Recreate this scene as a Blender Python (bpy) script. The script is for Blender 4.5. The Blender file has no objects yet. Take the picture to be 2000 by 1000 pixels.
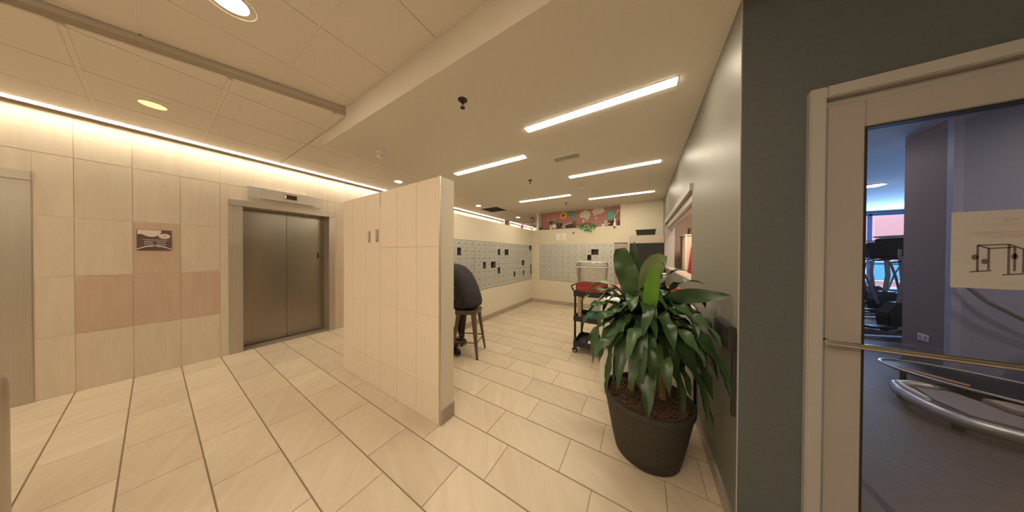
import bpy, bmesh, math, random
from mathutils import Vector, Matrix
PI = math.pi
R = math.radians
C = bpy.context.scene.collection
S = bpy.context.scene

# ------------------------------------------------------------------ camera
def make_camera():
    yaw, pit, rol = R(31.022), R(-0.440), R(0.246)
    f = Vector((-math.sin(yaw)*math.cos(pit), math.cos(yaw)*math.cos(pit), math.sin(pit)))
    r = Vector((math.cos(yaw), math.sin(yaw), 0)); u = r.cross(f)
    c, s = math.cos(rol), math.sin(rol)
    r, u = c*r + s*u, -s*r + c*u
    cd = bpy.data.cameras.new('camera'); cd.sensor_width = 36; cd.lens = 421.43/2000*36
    cd.clip_start = .02; cd.clip_end = 300
    o = bpy.data.objects.new('camera', cd); C.objects.link(o)
    m = Matrix((( r.x, u.x, -f.x, 0), (r.y, u.y, -f.y, 0), (r.z, u.z, -f.z, 1.45), (0, 0, 0, 1)))
    o.matrix_world = m
    S.camera = o
make_camera()

# ------------------------------------------------------------------ world, light, exposure
S.view_settings.view_transform = 'Standard'; S.view_settings.look = 'None'
S.view_settings.gamma = 1; S.view_settings.use_curve_mapping = False
S.view_settings.exposure = 1.15
w = bpy.data.worlds.new('sky'); S.world = w; w.use_nodes = True
bg = w.node_tree.nodes['Background']
bg.inputs[0].default_value = (.55, .75, 1, 1); bg.inputs[1].default_value = 2.4
def area(name, loc, sx, sy, power, col, rot=(0, 0, 0), spread=PI):
    l = bpy.data.lights.new(name, 'AREA'); l.shape = 'RECTANGLE'; l.size = sx; l.size_y = sy
    l.energy = power; l.color = col; l.spread = spread
    o = bpy.data.objects.new(name, l); C.objects.link(o); o.location = loc; o.rotation_euler = rot
    return o
# daylight coming in through the gym windows (Y = 13)
area('gym_window_daylight', (7.6, 12.85, 1.5), 4.8, 2.3, 300, (.34, .60, 1), (R(-90), 0, 0))
WARM = (1, .85, .63)
WARMW = (1, .87, .66)

# ------------------------------------------------------------------ materials
def mat(name, col, rough=.6, metal=0, spec=.5, noise=0, nscale=8, stretch=None, bump=0, bscale=60, emit=0, ecol=None, alpha=1, trans=0, ior=1.45, coat=0, cols=None, aniso=0, obj_var=0):
    m = bpy.data.materials.new(name); m.use_nodes = True
    nt = m.node_tree; n = nt.nodes; L = nt.links
    b = n['Principled BSDF']
    b.inputs['Base Color'].default_value = (*col, 1)
    b.inputs['Roughness'].default_value = rough; b.inputs['Metallic'].default_value = metal
    b.inputs['Specular IOR Level'].default_value = spec
    b.inputs['IOR'].default_value = ior
    b.inputs['Coat Weight'].default_value = coat
    b.inputs['Anisotropic'].default_value = aniso
    if trans: b.inputs['Transmission Weight'].default_value = trans
    if alpha < 1: b.inputs['Alpha'].default_value = alpha
    if emit:
        b.inputs['Emission Color'].default_value = (*(ecol or col), 1)
        b.inputs['Emission Strength'].default_value = emit
    if noise or bump or cols or obj_var:
        tc = n.new('ShaderNodeTexCoord'); mp = n.new('ShaderNodeMapping')
        L.new(tc.outputs['Object'], mp.inputs[0])
        if stretch: mp.inputs['Scale'].default_value = stretch
        last = None
        oi = n.new('ShaderNodeObjectInfo')
        if noise or cols:
            nz = n.new('ShaderNodeTexNoise'); nz.inputs['Scale'].default_value = nscale; nz.inputs['Detail'].default_value = 5
            nz.noise_dimensions = '4D'
            mm = n.new('ShaderNodeMath'); mm.operation = 'MULTIPLY'; mm.inputs[1].default_value = 37
            L.new(oi.outputs['Random'], mm.inputs[0]); L.new(mm.outputs[0], nz.inputs['W'])
            L.new(mp.outputs[0], nz.inputs['Vector'])
            cr = n.new('ShaderNodeValToRGB')
            if cols: a, c2 = cols
            else:
                a = tuple(max(0, c*(1-noise)) for c in col); c2 = tuple(min(1, c*(1+noise)) for c in col)
            cr.color_ramp.elements[0].color = (*a, 1); cr.color_ramp.elements[1].color = (*c2, 1)
            cr.color_ramp.elements[0].position = .3; cr.color_ramp.elements[1].position = .7
            L.new(nz.outputs['Fac'], cr.inputs[0]); last = cr.outputs[0]
        if obj_var:
            hv = n.new('ShaderNodeHueSaturation')
            mr = n.new('ShaderNodeMapRange'); mr.inputs['To Min'].default_value = 1-obj_var; mr.inputs['To Max'].default_value = 1+obj_var
            L.new(oi.outputs['Random'], mr.inputs['Value']); L.new(mr.outputs[0], hv.inputs['Value'])
            if last: L.new(last, hv.inputs['Color'])
            else: hv.inputs['Color'].default_value = (*col, 1)
            last = hv.outputs[0]
        if last: L.new(last, b.inputs['Base Color'])
        if bump:
            nb = n.new('ShaderNodeTexNoise'); nb.inputs['Scale'].default_value = bscale; nb.inputs['Detail'].default_value = 4
            L.new(mp.outputs[0], nb.inputs['Vector'])
            bp = n.new('ShaderNodeBump'); bp.inputs['Strength'].default_value = bump; bp.inputs['Distance'].default_value = .01
            L.new(nb.outputs['Fac'], bp.inputs['Height']); L.new(bp.outputs[0], b.inputs['Normal'])
    return m
M = {}
M['grout'] = mat('grout', (.24, .175, .115), .9)
M['floor_tile'] = mat('floor_tile', (.66, .57, .45), .34, spec=.45, nscale=1.3, cols=((.575, .48, .365), (.65, .56, .43)), bump=.02, obj_var=.055)
def add_veins(m):   # soft diagonal sandstone veins, turned differently on every tile
    nt = m.node_tree; n = nt.nodes; L = nt.links; b = n['Principled BSDF']
    src = b.inputs['Base Color'].links[0].from_socket
    tc = n.new('ShaderNodeTexCoord'); mp = n.new('ShaderNodeMapping'); oi = n.new('ShaderNodeObjectInfo'); cx = n.new('ShaderNodeCombineXYZ'); mr = n.new('ShaderNodeMapRange')
    mr.inputs['To Min'].default_value = .3; mr.inputs['To Max'].default_value = 1.1; L.new(oi.outputs['Random'], mr.inputs['Value']); L.new(mr.outputs[0], cx.inputs[2])
    L.new(tc.outputs['Object'], mp.inputs[0]); L.new(cx.outputs[0], mp.inputs['Rotation'])
    m2 = n.new('ShaderNodeMapping'); m2.inputs['Scale'].default_value = (1.0, 9, 1); L.new(mp.outputs[0], m2.inputs[0])
    nz = n.new('ShaderNodeTexNoise'); nz.noise_dimensions = '4D'; nz.inputs['Scale'].default_value = 2.2; nz.inputs['Detail'].default_value = 6; nz.inputs['Distortion'].default_value = .5
    mm = n.new('ShaderNodeMath'); mm.operation = 'MULTIPLY'; mm.inputs[1].default_value = 91; L.new(oi.outputs['Random'], mm.inputs[0]); L.new(mm.outputs[0], nz.inputs['W'])
    L.new(m2.outputs[0], nz.inputs['Vector'])
    cr = n.new('ShaderNodeValToRGB'); cr.color_ramp.elements[0].position = .36; cr.color_ramp.elements[1].position = .68
    cr.color_ramp.elements[0].color = (.935, .915, .895, 1); cr.color_ramp.elements[1].color = (1.03, 1.03, 1.03, 1); L.new(nz.outputs['Fac'], cr.inputs[0])
    mx = n.new('ShaderNodeMix'); mx.data_type = 'RGBA'; mx.blend_type = 'MULTIPLY'; mx.inputs[0].default_value = 1
    L.new(src, mx.inputs[6]); L.new(cr.outputs[0], mx.inputs[7]); L.new(mx.outputs[2], b.inputs['Base Color'])
add_veins(M['floor_tile'])
M['base_tile'] = mat('base_tile', (.42, .34, .27), .5, noise=.1, nscale=6)
M['wall_tile'] = mat('wall_tile', (.62, .53, .42), .55, nscale=5, stretch=(1, 5, .5), cols=((.60, .515, .41), (.655, .57, .46)), obj_var=.035)
M['wall_tile_brown'] = mat('wall_tile_brown', (.40, .285, .20), .55, nscale=5, stretch=(1, 5, .5), cols=((.50, .37, .285), (.56, .42, .325)), obj_var=.03)
M['wall_grout'] = mat('wall_grout', (.70, .61, .48), .8)
M['part_tile'] = mat('part_tile', (.76, .65, .54), .55, noise=.014, nscale=4, stretch=(4, 1, .7), obj_var=.008)
M['part_grout'] = mat('part_grout', (.52, .44, .35), .8)
M['paint_ceiling'] = mat('paint_ceiling', (.75, .70, .635), .9)
M['ceil_tile'] = mat('ceiling_tile', (.79, .73, .66), .95, bump=.05, bscale=150)
M['ceil_bar'] = mat('ceiling_bar', (.80, .74, .66), .8)
M['ceil_joint'] = mat('ceiling_joint', (.50, .42, .33), .9)
M['beam'] = mat('beam_paint', (.60, .55, .51), .85)
M['paint_cream'] = mat('paint_cream', (.72, .66, .53), .6, spec=.4)
M['paint_end'] = mat('paint_end', (.66, .60, .46), .55, spec=.4)
M['paint_grey_lit'] = mat('paint_grey_green_lit', (.185, .178, .15), .47, spec=.5, bump=.02, bscale=120)  # same paint as the dark wall, colour lightened for the light it reflects
M['paint_dark'] = mat('paint_dark', (.088, .100, .106), .5, spec=.5, noise=.05, nscale=60, bump=.03, bscale=200)
M['paint_pink'] = mat('paint_pink', (.52, .25, .225), .7)
M['paint_peach'] = mat('paint_peach', (.74, .56, .45), .8)
M['door_frame'] = mat('door_frame_paint', (.38, .355, .34), .5)
M['door_paint'] = mat('door_paint', (.33, .30, .29), .5)
M['steel'] = mat('brushed_steel', (.50, .45, .385), .36, metal=.6, noise=.05, nscale=3, stretch=(1, 60, .5))
M['steel_door'] = mat('brushed_steel_door', (.33, .295, .25), .27, metal=1, noise=.05, nscale=3, stretch=(1, 60, .5))
M['steel_light'] = mat('satin_aluminium', (.62, .59, .54), .42, metal=.85)
M['chrome'] = mat('chrome', (.75, .72, .66), .18, metal=1)
M['dark_metal'] = mat('dark_metal', (.05, .04, .035), .5, metal=.4)
M['stool_metal'] = mat('stool_metal', (.16, .115, .075), .45, metal=.6, noise=.1, nscale=12)
M['black'] = mat('black_plastic', (.018, .017, .018), .45)
M['black_soft'] = mat('black_soft', (.02, .02, .021), .8)
M['dark_hole'] = mat('dark_hole', (.02, .018, .016), .9)
M['box_body'] = mat('mailbox_body', (.20, .19, .17), .6, metal=.3)
M['box_door'] = mat('mailbox_door', (.58, .585, .545), .42, metal=.45, obj_var=.02)
M['box_trim'] = mat('mailbox_trim', (.62, .60, .55), .35, metal=.8)
M['lamp_mail'] = mat('lamp_mail', (1, 1, 1), .5, emit=22, ecol=WARMW)
M['lamp_strip'] = mat('lamp_strip', (1, 1, 1), .5, emit=17, ecol=(1, .88, .68))
M['lamp_down'] = mat('lamp_down', (1, 1, 1), .5, emit=30, ecol=(1, .85, .62))
M['lamp_dim'] = mat('lamp_dim', (1, 1, 1), .5, emit=.78, ecol=(1, .66, .17))
M['lamp_office'] = mat('lamp_office', (1, 1, 1), .5, emit=10, ecol=(1, .87, .70))
M['lamp_fill_panel'] = mat('lamp_fill_panel', (1, 1, 1), .5, emit=5.2, ecol=(1, .85, .63))  # emitter of the added fill panels behind the camera
M['lamp_gym'] = mat('lamp_gym', (1, 1, 1), .5, emit=42, ecol=(1, .86, .78))
M['white'] = mat('white_plastic', (.78, .76, .70), .45)
M['paper'] = mat('paper', (.82, .78, .70), .8)
M['poster'] = mat('poster_sheet', (.44, .415, .42), .8)
M['ink'] = mat('print_ink', (.12, .09, .09), .8)
M['ink_light'] = mat('print_ink_light', (.42, .36, .33), .8)
M['sign_dark'] = mat('sign_dark', (.13, .075, .075), .5)
M['sign_light'] = mat('sign_light', (.70, .62, .55), .5)
M['sign_mid'] = mat('sign_mid', (.36, .30, .31), .5)
M['display'] = mat('display_dark', (.05, .018, .008), .2)
M['display_glow'] = mat('display_glow', (.9, .45, .08), .4, emit=.7, ecol=(1, .42, .06))
M['pot'] = mat('pot_resin', (.042, .036, .028), .72, noise=.12, nscale=30, bump=.35, bscale=45)
M['soil'] = mat('soil', (.06, .035, .02), .95, cols=((.03, .018, .01), (.16, .09, .05)), nscale=60, bump=.6, bscale=90)
M['bark'] = mat('bark_chip', (.10, .055, .032), .9, obj_var=.5)
M['cane'] = mat('cane_bark', (.36, .24, .12), .8, noise=.25, nscale=18, stretch=(1, 1, 5), bump=.3, bscale=40)
M['leaf'] = mat('leaf_green', (.035, .10, .022), .34, spec=.5, nscale=7, stretch=(1, 1, 1), cols=((.022, .052, .018), (.052, .098, .036)), obj_var=.35)
M['leaf_bright'] = mat('leaf_bright', (.10, .25, .02), .4, spec=.5, noise=.15, nscale=6)
M['leaf_pale'] = mat('leaf_pale', (.20, .27, .12), .42, noise=.2, nscale=7)
M['green_fake'] = mat('silk_green', (.03, .26, .05), .6, noise=.4, nscale=30)
M['green_dull'] = mat('dull_green', (.10, .17, .09), .7)
M['turq'] = mat('turquoise', (.12, .56, .43), .5)
M['teal'] = mat('teal', (.06, .28, .28), .5)
M['blue'] = mat('flower_blue', (.10, .30, .38), .6)
M['yellow'] = mat('flower_yellow', (.80, .52, .10), .6)
M['brown'] = mat('flower_brown', (.10, .05, .025), .7)
M['cloud'] = mat('cloud_white', (.78, .68, .62), .7)
M['pinkobj'] = mat('pink_object', (.70, .18, .22), .5)
M['red'] = mat('red_plastic', (.36, .04, .035), .45)
M['tan'] = mat('cardboard', (.46, .30, .16), .8, noise=.1, nscale=10)
M['glass'] = None
M['acrylic'] = mat('clear_acrylic', (.95, .93, .90), .08, trans=1, ior=1.12, alpha=.45)
M['skin'] = mat('skin', (.50, .27, .17), .55)
M['hair'] = mat('hair', (.03, .02, .015), .6)
M['shirt'] = mat('charcoal_cloth', (.032, .030, .034), .9, noise=.25, nscale=9, bump=.3, bscale=14)
M['jeans'] = mat('dark_denim', (.018, .02, .03), .9, noise=.2, nscale=30)
M['shoe'] = mat('shoe', (.02, .016, .014), .6)
M['sole'] = mat('shoe_sole', (.35, .3, .24), .7)
M['gym_floor'] = mat('gym_rubber', (.088, .068, .06), .6, noise=.22, nscale=25)
M['gym_wall'] = mat('gym_wall', (.36, .345, .42), .6)
M['gym_dark'] = mat('gym_wall_dark', (.27, .205, .19), .6)
M['gym_ceiling'] = mat('gym_ceiling', (.55, .60, .68), .9)
M['gym_grey'] = mat('gym_grey', (.24, .21, .20), .5)
M['gym_pad'] = mat('gym_pad', (.36, .28, .21), .7)
M['gym_orange'] = mat('gym_orange', (.50, .25, .08), .6)
M['facade'] = mat('facade_pink', (.62, .26, .22), .8, emit=0)
M['pavement'] = mat('pavement', (.5, .5, .5), .9)
M['carpaint'] = mat('car_paint', (.55, .62, .68), .3)
def glass_mat(name, tint, refl=.08):
    m = bpy.data.materials.new(name); m.use_nodes = True; nt = m.node_tree; n = nt.nodes; n.clear()
    o = n.new('ShaderNodeOutputMaterial'); t = n.new('ShaderNodeBsdfTransparent'); g = n.new('ShaderNodeBsdfGlossy')
    x = n.new('ShaderNodeMixShader'); fr = n.new('ShaderNodeFresnel'); fr.inputs[0].default_value = 1.45
    t.inputs[0].default_value = (*tint, 1); g.inputs[1].default_value = .02
    nt.links.new(fr.outputs[0], x.inputs[0]); nt.links.new(t.outputs[0], x.inputs[1]); nt.links.new(g.outputs[0], x.inputs[2])
    nt.links.new(x.outputs[0], o.inputs[0]); return m
M['glass'] = glass_mat('door_glass', (.93, .94, .96))
M['acrylic'] = glass_mat('clear_acrylic', (.90, .88, .85))
_n = M['acrylic'].node_tree; _d = _n.nodes.new('ShaderNodeBsdfDiffuse'); _d.inputs[0].default_value = (.85, .82, .78, 1); _x = _n.nodes.new('ShaderNodeMixShader'); _x.inputs[0].default_value = .14
_o = [q for q in _n.nodes if q.type == 'OUTPUT_MATERIAL'][0]; _p = _o.inputs[0].links[0].from_socket
_n.links.new(_p, _x.inputs[1]); _n.links.new(_d.outputs[0], _x.inputs[2]); _n.links.new(_x.outputs[0], _o.inputs[0])

# ------------------------------------------------------------------ mesh helpers
class MB:
    def __init__(s): s.v = []; s.f = []; s.mi = []; s.cur = 0
    def _add(s, vs, fs):
        k = len(s.v); s.v += [tuple(a) for a in vs]
        for f in fs: s.f.append(tuple(i+k for i in f)); s.mi.append(s.cur)
        return s
    def box(s, x0, x1, y0, y1, z0, z1):
        if x0 > x1: x0, x1 = x1, x0
        if y0 > y1: y0, y1 = y1, y0
        if z0 > z1: z0, z1 = z1, z0
        return s._add([(x, y, z) for z in (z0, z1) for y in (y0, y1) for x in (x0, x1)],
                      [(0, 2, 3, 1), (4, 5, 7, 6), (0, 1, 5, 4), (2, 6, 7, 3), (0, 4, 6, 2), (1, 3, 7, 5)])
    def obox(s, c, ax, hs):   # oriented box: centre, three axes, half sizes
        c = Vector(c); ax = [Vector(a).normalized() for a in ax]
        vs = [c + ax[0]*hs[0]*i + ax[1]*hs[1]*j + ax[2]*hs[2]*k for k in (-1, 1) for j in (-1, 1) for i in (-1, 1)]
        return s._add(vs, [(0, 2, 3, 1), (4, 5, 7, 6), (0, 1, 5, 4), (2, 6, 7, 3), (0, 4, 6, 2), (1, 3, 7, 5)])
    def cyl(s, a, b, r0, r1=None, n=12, cap=True):
        return s.tube([a, b], [r0, r0 if r1 is None else r1], n, cap)
    def tube(s, pts, r, n=8, cap=True):
        pts = [Vector(p) for p in pts]
        rs = r if isinstance(r, (list, tuple)) else [r]*len(pts)
        t0 = (pts[1]-pts[0]).normalized()
        up = Vector((0, 0, 1)) if abs(t0.z) < .9 else Vector((1, 0, 0))
        u = t0.cross(up).normalized(); vs = []; fs = []
        for i, p in enumerate(pts):
            if i == 0: t = t0
            elif i == len(pts)-1: t = (pts[i]-pts[i-1]).normalized()
            else: t = ((pts[i+1]-pts[i]).normalized()+(pts[i]-pts[i-1]).normalized()).normalized()
            u = (u - t*u.dot(t)).normalized(); w_ = t.cross(u)
            for k in range(n):
                a = 2*PI*k/n; vs.append(p + (u*math.cos(a)+w_*math.sin(a))*rs[i])
        for i in range(len(pts)-1):
            for k in range(n):
                a = i*n+k; b = i*n+(k+1) % n; fs.append((a, b, b+n, a+n))
        if cap:
            fs.append(tuple(reversed(range(n)))); fs.append(tuple(range((len(pts)-1)*n, len(pts)*n)))
        return s._add(vs, fs)
    def lathe(s, prof, c=(0, 0, 0), n=32, sx=1, sy=1, cap=True):
        vs = []; fs = []
        for r, z in prof:
            for k in range(n):
                a = 2*PI*k/n; vs.append((c[0]+r*sx*math.cos(a), c[1]+r*sy*math.sin(a), c[2]+z))
        m = len(prof)
        for i in range(m-1):
            for k in range(n):
                a = i*n+k; b = i*n+(k+1) % n; fs.append((a, b, b+n, a+n))
        if cap: fs.append(tuple(reversed(range(n)))); fs.append(tuple(range((m-1)*n, m*n)))
        return s._add(vs, fs)
    def prism(s, poly, o, ux, uy, d):   # polygon in the plane (o, ux, uy) extruded by vector d
        o = Vector(o); ux = Vector(ux); uy = Vector(uy); d = Vector(d); n = len(poly)
        a = [o+ux*x+uy*y for x, y in poly]; b = [p+d for p in a]
        fs = [tuple(reversed(range(n))), tuple(range(n, 2*n))]+[(i, (i+1) % n, (i+1) % n+n, i+n) for i in range(n)]
        return s._add(a+b, fs)
    def sphere(s, c, r, n=12, m=8, sc=(1, 1, 1)):
        prof = [(max(1e-4, r*math.sin(PI*i/m)), -r*math.cos(PI*i/m)) for i in range(m+1)]
        k = len(s.v); s.lathe([(a*1, z*sc[2]) for a, z in prof], c, n, sc[0], sc[1], False); return s
    def build(s, name, m, parent=None, bevel=0, smooth=False, kind=None):
        me = bpy.data.meshes.new(name)
        off = parent.location if parent is not None else None
        if off is not None and off.length > 0 and not parent.get('_raw'):
            wl = world_loc(parent)
            vs = [(v[0]-wl.x, v[1]-wl.y, v[2]-wl.z) for v in s.v]
        elif parent is not None:
            wl = world_loc(parent); vs = [(v[0]-wl.x, v[1]-wl.y, v[2]-wl.z) for v in s.v]
        else: vs = s.v
        me.from_pydata(vs, [], s.f)
        ms = m if isinstance(m, (list, tuple)) else [m]
        for x in ms: me.materials.append(M[x] if isinstance(x, str) else x)
        if len(ms) > 1: me.polygons.foreach_set('material_index', s.mi)
        bm = bmesh.new(); bm.from_mesh(me); bmesh.ops.recalc_face_normals(bm, faces=bm.faces)
        if bevel:
            es = [e for e in bm.edges if len(e.link_faces) == 2 and e.calc_face_angle() > .5]
            bmesh.ops.bevel(bm, geom=es, offset=bevel, segments=2, affect='EDGES', clamp_overlap=True)
        bm.to_mesh(me); bm.free()
        if smooth:
            me.polygons.foreach_set('use_smooth', [True]*len(me.polygons))
            try: me.set_sharp_from_angle(angle=R(40))
            except Exception: pass
        o = bpy.data.objects.new(name, me); C.objects.link(o)
        if parent is not None: o.parent = parent
        if kind: o['kind'] = kind
        return o
def world_loc(o):
    v = Vector(o.location)
    while o.parent: o = o.parent; v = v + Vector(o.location)
    return v
def thing(name, label, cat, loc=(0, 0, 0), group=None):
    o = bpy.data.objects.new(name, None); C.objects.link(o); o.location = loc; o.empty_display_size = .1
    o['label'] = label; o['category'] = cat
    if group: o['group'] = group
    return o
def tag(o, label, cat, group=None):
    o['label'] = label; o['category'] = cat
    if group: o['group'] = group
    return o
def struct(o): o['kind'] = 'structure'; return o
def copy_tree(o, parent=None):
    c = o.copy(); C.objects.link(c)
    if parent: c.parent = parent
    for ch in o.children: copy_tree(ch, c)
    return c
def clip(poly, a, b, c):   # keep a*x+b*y+c >= 0
    out = []
    for i in range(len(poly)):
        p, q = poly[i], poly[(i+1) % len(poly)]
        dp, dq = a*p[0]+b*p[1]+c, a*q[0]+b*q[1]+c
        if dp >= 0: out.append(p)
        if dp*dq < 0:
            t = dp/(dp-dq); out.append((p[0]+(q[0]-p[0])*t, p[1]+(q[1]-p[1])*t))
    return out
def parea(p): return abs(sum(p[i][0]*p[(i+1) % len(p)][1]-p[(i+1) % len(p)][0]*p[i][1] for i in range(len(p))))/2
def pxy(p, z0, z1):
    return MB().prism(p, (0, 0, z0), (1, 0, 0), (0, 1, 0), (0, 0, z1-z0))

# ================================================================== STRUCTURE
XE = -5.03; XM = -2.92; YM = 6.05; XG = .42; YG = 1.52; YP0 = 1.237; YP1 = 1.392
ZS = 2.73; ZL = 2.87; ZH = 2.975
# ---- floor: grout slab and tiles .605 x .3015
fl = MB().box(-5.35, 1.25, -3.6, 10.4, -.12, -.004).build('floor', 'grout'); struct(fl)
cand = []
fy = 0.18; j0 = -13; j1 = 35
for j in range(j0, j1):
    ya = fy+.3015*j; yb = ya+.3015
    xo = -.465 if j % 2 == 0 else -.254      # rows alternate by a third of a tile
    i = -9
    while xo+.603*i < 1.2:
        xa = xo+.603*i; xb = xa+.603; i += 1
        if xb < XE-.3: continue
        xa2, xb2 = max(xa, XE-.02), min(xb, 1.2)
        if xb2-xa2 < .02: continue
        cand.append((xa2+.0015, xb2-.0015, ya+.0035, yb-.0035))
def vis_size(x, y, z=0):
    f = Vector((-math.sin(R(31.022)), math.cos(R(31.022)))); d = x*f.x+y*f.y
    if d < .25: return 0
    s = (x*f.y - y*f.x)/d*421
    if abs(s) > 1100: return 0
    v = (1.45-z)/d*421
    if abs(v) > 620: return 0
    return 1/d**3
def hidden(x, y):
    if x > XG and y > YG: return True
    return False
cand = [(a, min(b, XG) if d > YG+.05 else b, c, d) for a, b, c, d in cand if not (d > YG+.05 and a > XG-.03)]
cand.sort(key=lambda c: -vis_size((c[0]+c[1])/2, (c[2]+c[3])/2))
proto_tiles = {}
def tile_obj(x0, x1, y0, y1, zt, th, mname, parent, name='tile'):
    key = (round(x1-x0, 3), round(y1-y0, 3), mname, 'h')
    if key not in proto_tiles:
        a, b = (x1-x0)/2, (y1-y0)/2
        o = MB().box(-a, a, -b, b, -th, 0).build(name, mname, None, bevel=.0018)
        C.objects.unlink(o); proto_tiles[key] = o.data
    o = bpy.data.objects.new(name, proto_tiles[key]); C.objects.link(o); o.parent = parent
    wl = world_loc(parent)
    o.location = ((x0+x1)/2-wl.x, (y0+y1)/2-wl.y, zt-wl.z); return o
rest = MB()
for k, (a, b, c, d) in enumerate(cand):
    if k < 296 and vis_size((a+b)/2, (c+d)/2) > 0: tile_obj(a, b, c, d, 0, .008, 'floor_tile', fl)
    else: rest.box(a, b, c, d, -.008, 0)
rest.build('tile', 'floor_tile', fl, kind='stuff')

# ---- elevator wall, core cut round the two door openings, tiles .30 x .605
E1 = (.68, 1.70); E2 = (-1.75, -.73)
wall = MB()
ys = [-3.6, E2[0]-.0, E2[1], E1[0], E1[1], 10.4]
for a, b in ((-3.6, E2[0]-.04), (E2[1]+.04, E1[0]-.04), (E1[1]+.04, 10.4)): wall.box(XE-.3, XE-.0035, a, b, 0, 3.1)
for a, b in (E1, E2): wall.box(XE-.3, XE-.0035, a-.04, b+.04, 2.16, 3.1)
wl_ = wall.build('wall_left', 'wall_grout'); struct(wl_)
def vtile_x(parent, y0, y1, z0, z1, mname, xf=XE, th=.012):
    key = (round(y1-y0, 3), round(z1-z0, 3), mname, 'vx')
    if key not in proto_tiles:
        a, b = (y1-y0)/2, (z1-z0)/2
        o = MB().box(-th, 0, -a, a, -b, b).build('tile', mname, None, bevel=.0014)
        C.objects.unlink(o); proto_tiles[key] = o.data
    o = bpy.data.objects.new('tile', proto_tiles[key]); C.objects.link(o); o.parent = parent
    o.location = (xf, (y0+y1)/2, (z0+z1)/2); return o
zr = [(0, .603), (.605, 1.203), (1.205, 1.808), (1.81, 2.42), (2.425, 2.98)]
brown = {(-1, 1), (0, 1), (1, 1), (0, 2)}
def cut_rects(y0, y1, z0, z1):
    out = [(y0, y1, z0, z1)]
    for a, b, t in ((E1[0]-.12, E1[1]+.09, 2.215), (E2[0]-.12, E2[1]+.13, 2.215)):
        nx = []
        for (p, q, r, s_) in out:
            if q <= a or p >= b or r >= t: nx.append((p, q, r, s_)); continue
            if p < a: nx.append((p, a, r, s_))
            if q > b: nx.append((b, q, r, s_))
            if s_ > t: nx.append((max(p, a), min(q, b), t, s_))
        out = nx
    return out
for i in range(-12, 36):
    y0 = -.12+.3*i; y1 = y0+.3
    for r, (z0, z1) in enumerate(zr):
        for (p, q, r0, r1) in cut_rects(y0+.001, y1-.001, z0+.001, z1-.001):
            if q-p < .01 or r1-r0 < .01: continue
            if y0 > 4.5 and r < 3: continue
            vtile_x(wl_, p, q, r0, r1, 'wall_tile_brown' if (i, r) in brown else 'wall_tile')
# ---- other outer walls
struct(MB().box(-5.35, 3.2, -3.7, -3.6, 0, 3.1).build('wall_back', 'paint_cream'))
struct(MB().box(3.1, 3.2, -3.6, YG, 0, 3.1).build('wall_right', 'paint_dark'))
struct(MB().box(-5.35, 1.2, 10.4, 10.5, 0, 3.1).build('wall_far', 'paint_cream'))
f2 = MB().box(1.25, 3.2, -3.6, YG+.1, -.12, 0).build('floor.001', 'floor_tile'); struct(f2)
# ---- mailbox half walls with a recess for the boxes
ZT = 2.19
m = MB()
MY0, MY1, MZ0, MZ1 = 2.43, 6.03, .690, 1.730
m.box(XM-.30, XM, 2.0, YM+.25, 0, MZ0); m.box(XM-.30, XM, 2.0, YM+.25, MZ1, ZT)
m.box(XM-.30, XM, 2.0, MY0, MZ0, MZ1); m.box(XM-.30, XM, MY1, YM+.25, MZ0, MZ1); m.box(XM-.30, XM-.2, MY0, MY1, MZ0, MZ1)
struct(m.build('wall_mailbox', 'paint_cream'))
m = MB()
EX0, EX1, EZ0, EZ1 = -2.65, -.30, .690, 1.755
m.box(XM, XG, YM, YM+.3, 0, EZ0); m.box(XM, XG, YM, YM+.3, EZ1, ZT)
m.box(XM, EX0, YM, YM+.3, EZ0, EZ1); m.box(EX1, XG, YM, YM+.3, EZ0, EZ1); m.box(EX0, EX1, YM+.2, YM+.3, EZ0, EZ1)
m.box(-.47, XG, YM, YM+.3, ZT, ZS)
struct(m.build('wall_end', 'paint_end'))
struct(MB().box(-2.73, XG, YM+.3, YM+.36, 0, ZS+.1).build('wall_niche', 'paint_pink'))
struct(MB().box(-2.79, -2.73, YM+.06, YM+.36, ZT, ZS+.05).build('trim_1', 'white'))
# ---- baseboards (tile)
def base_run(name, segs, mname='base_tile'):
    m = MB()
    for s_ in segs: m.box(*s_)
    return struct(m.build(name, mname, bevel=.003))
base_run('baseboard_mailbox', [(XM, XM+.012, 2.0, YM, 0, .105)])
base_run('baseboard_end', [(XM+.012, XG-.015, YM-.012, YM, 0, .105)])
base_run('baseboard_grey', [(XG-.012, XG, YG, YM-.012, 0, .10)])
struct(MB().box(XG-.014, XG, YG, YM-.012, .10, .108).build('trim_2', 'steel_light'))
base_run('baseboard_door', [(XG, .625, YG-.012, YG, 0, .10), (1.68, 3.1, YG-.012, YG, 0, .10)])
# ---- grey wall X = XG with service opening
OY0, OY1, OZ0, OZ1 = 2.74, 5.50, 1.20, 2.16
m = MB()
m.box(XG, XG+.13, YG+.12, OY0, 0, ZS+.05); m.box(XG, XG+.13, OY1, YM+.36, 0, ZS+.05)
m.box(XG, XG+.13, OY0, OY1, 0, OZ0); m.box(XG, XG+.13, OY0, OY1, OZ1, ZS+.05); m.box(XG-.0008, XG+.01, YG+.0006, YG+.12, 0, ZS)
struct(m.build('wall_grey', 'paint_grey_lit'))
# gym door wall Y = YG
m = MB()
DX0, DX1, DZ = .632, 1.672, 2.178
m.box(XG, DX0+.02, YG, YG+.12, 0, ZS+.4); m.box(DX1-.02, 3.15, YG, YG+.12, 0, ZS+.4); m.box(DX0+.02, DX1-.02, YG, YG+.12, DZ-.02, ZS+.4)
struct(m.build('wall_gym_door', 'paint_dark'))
struct(MB().box(XG-.0015, XG+.003, YG-.0015, YG+.003, .1, ZS).build('trim_3', 'door_frame'))
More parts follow.
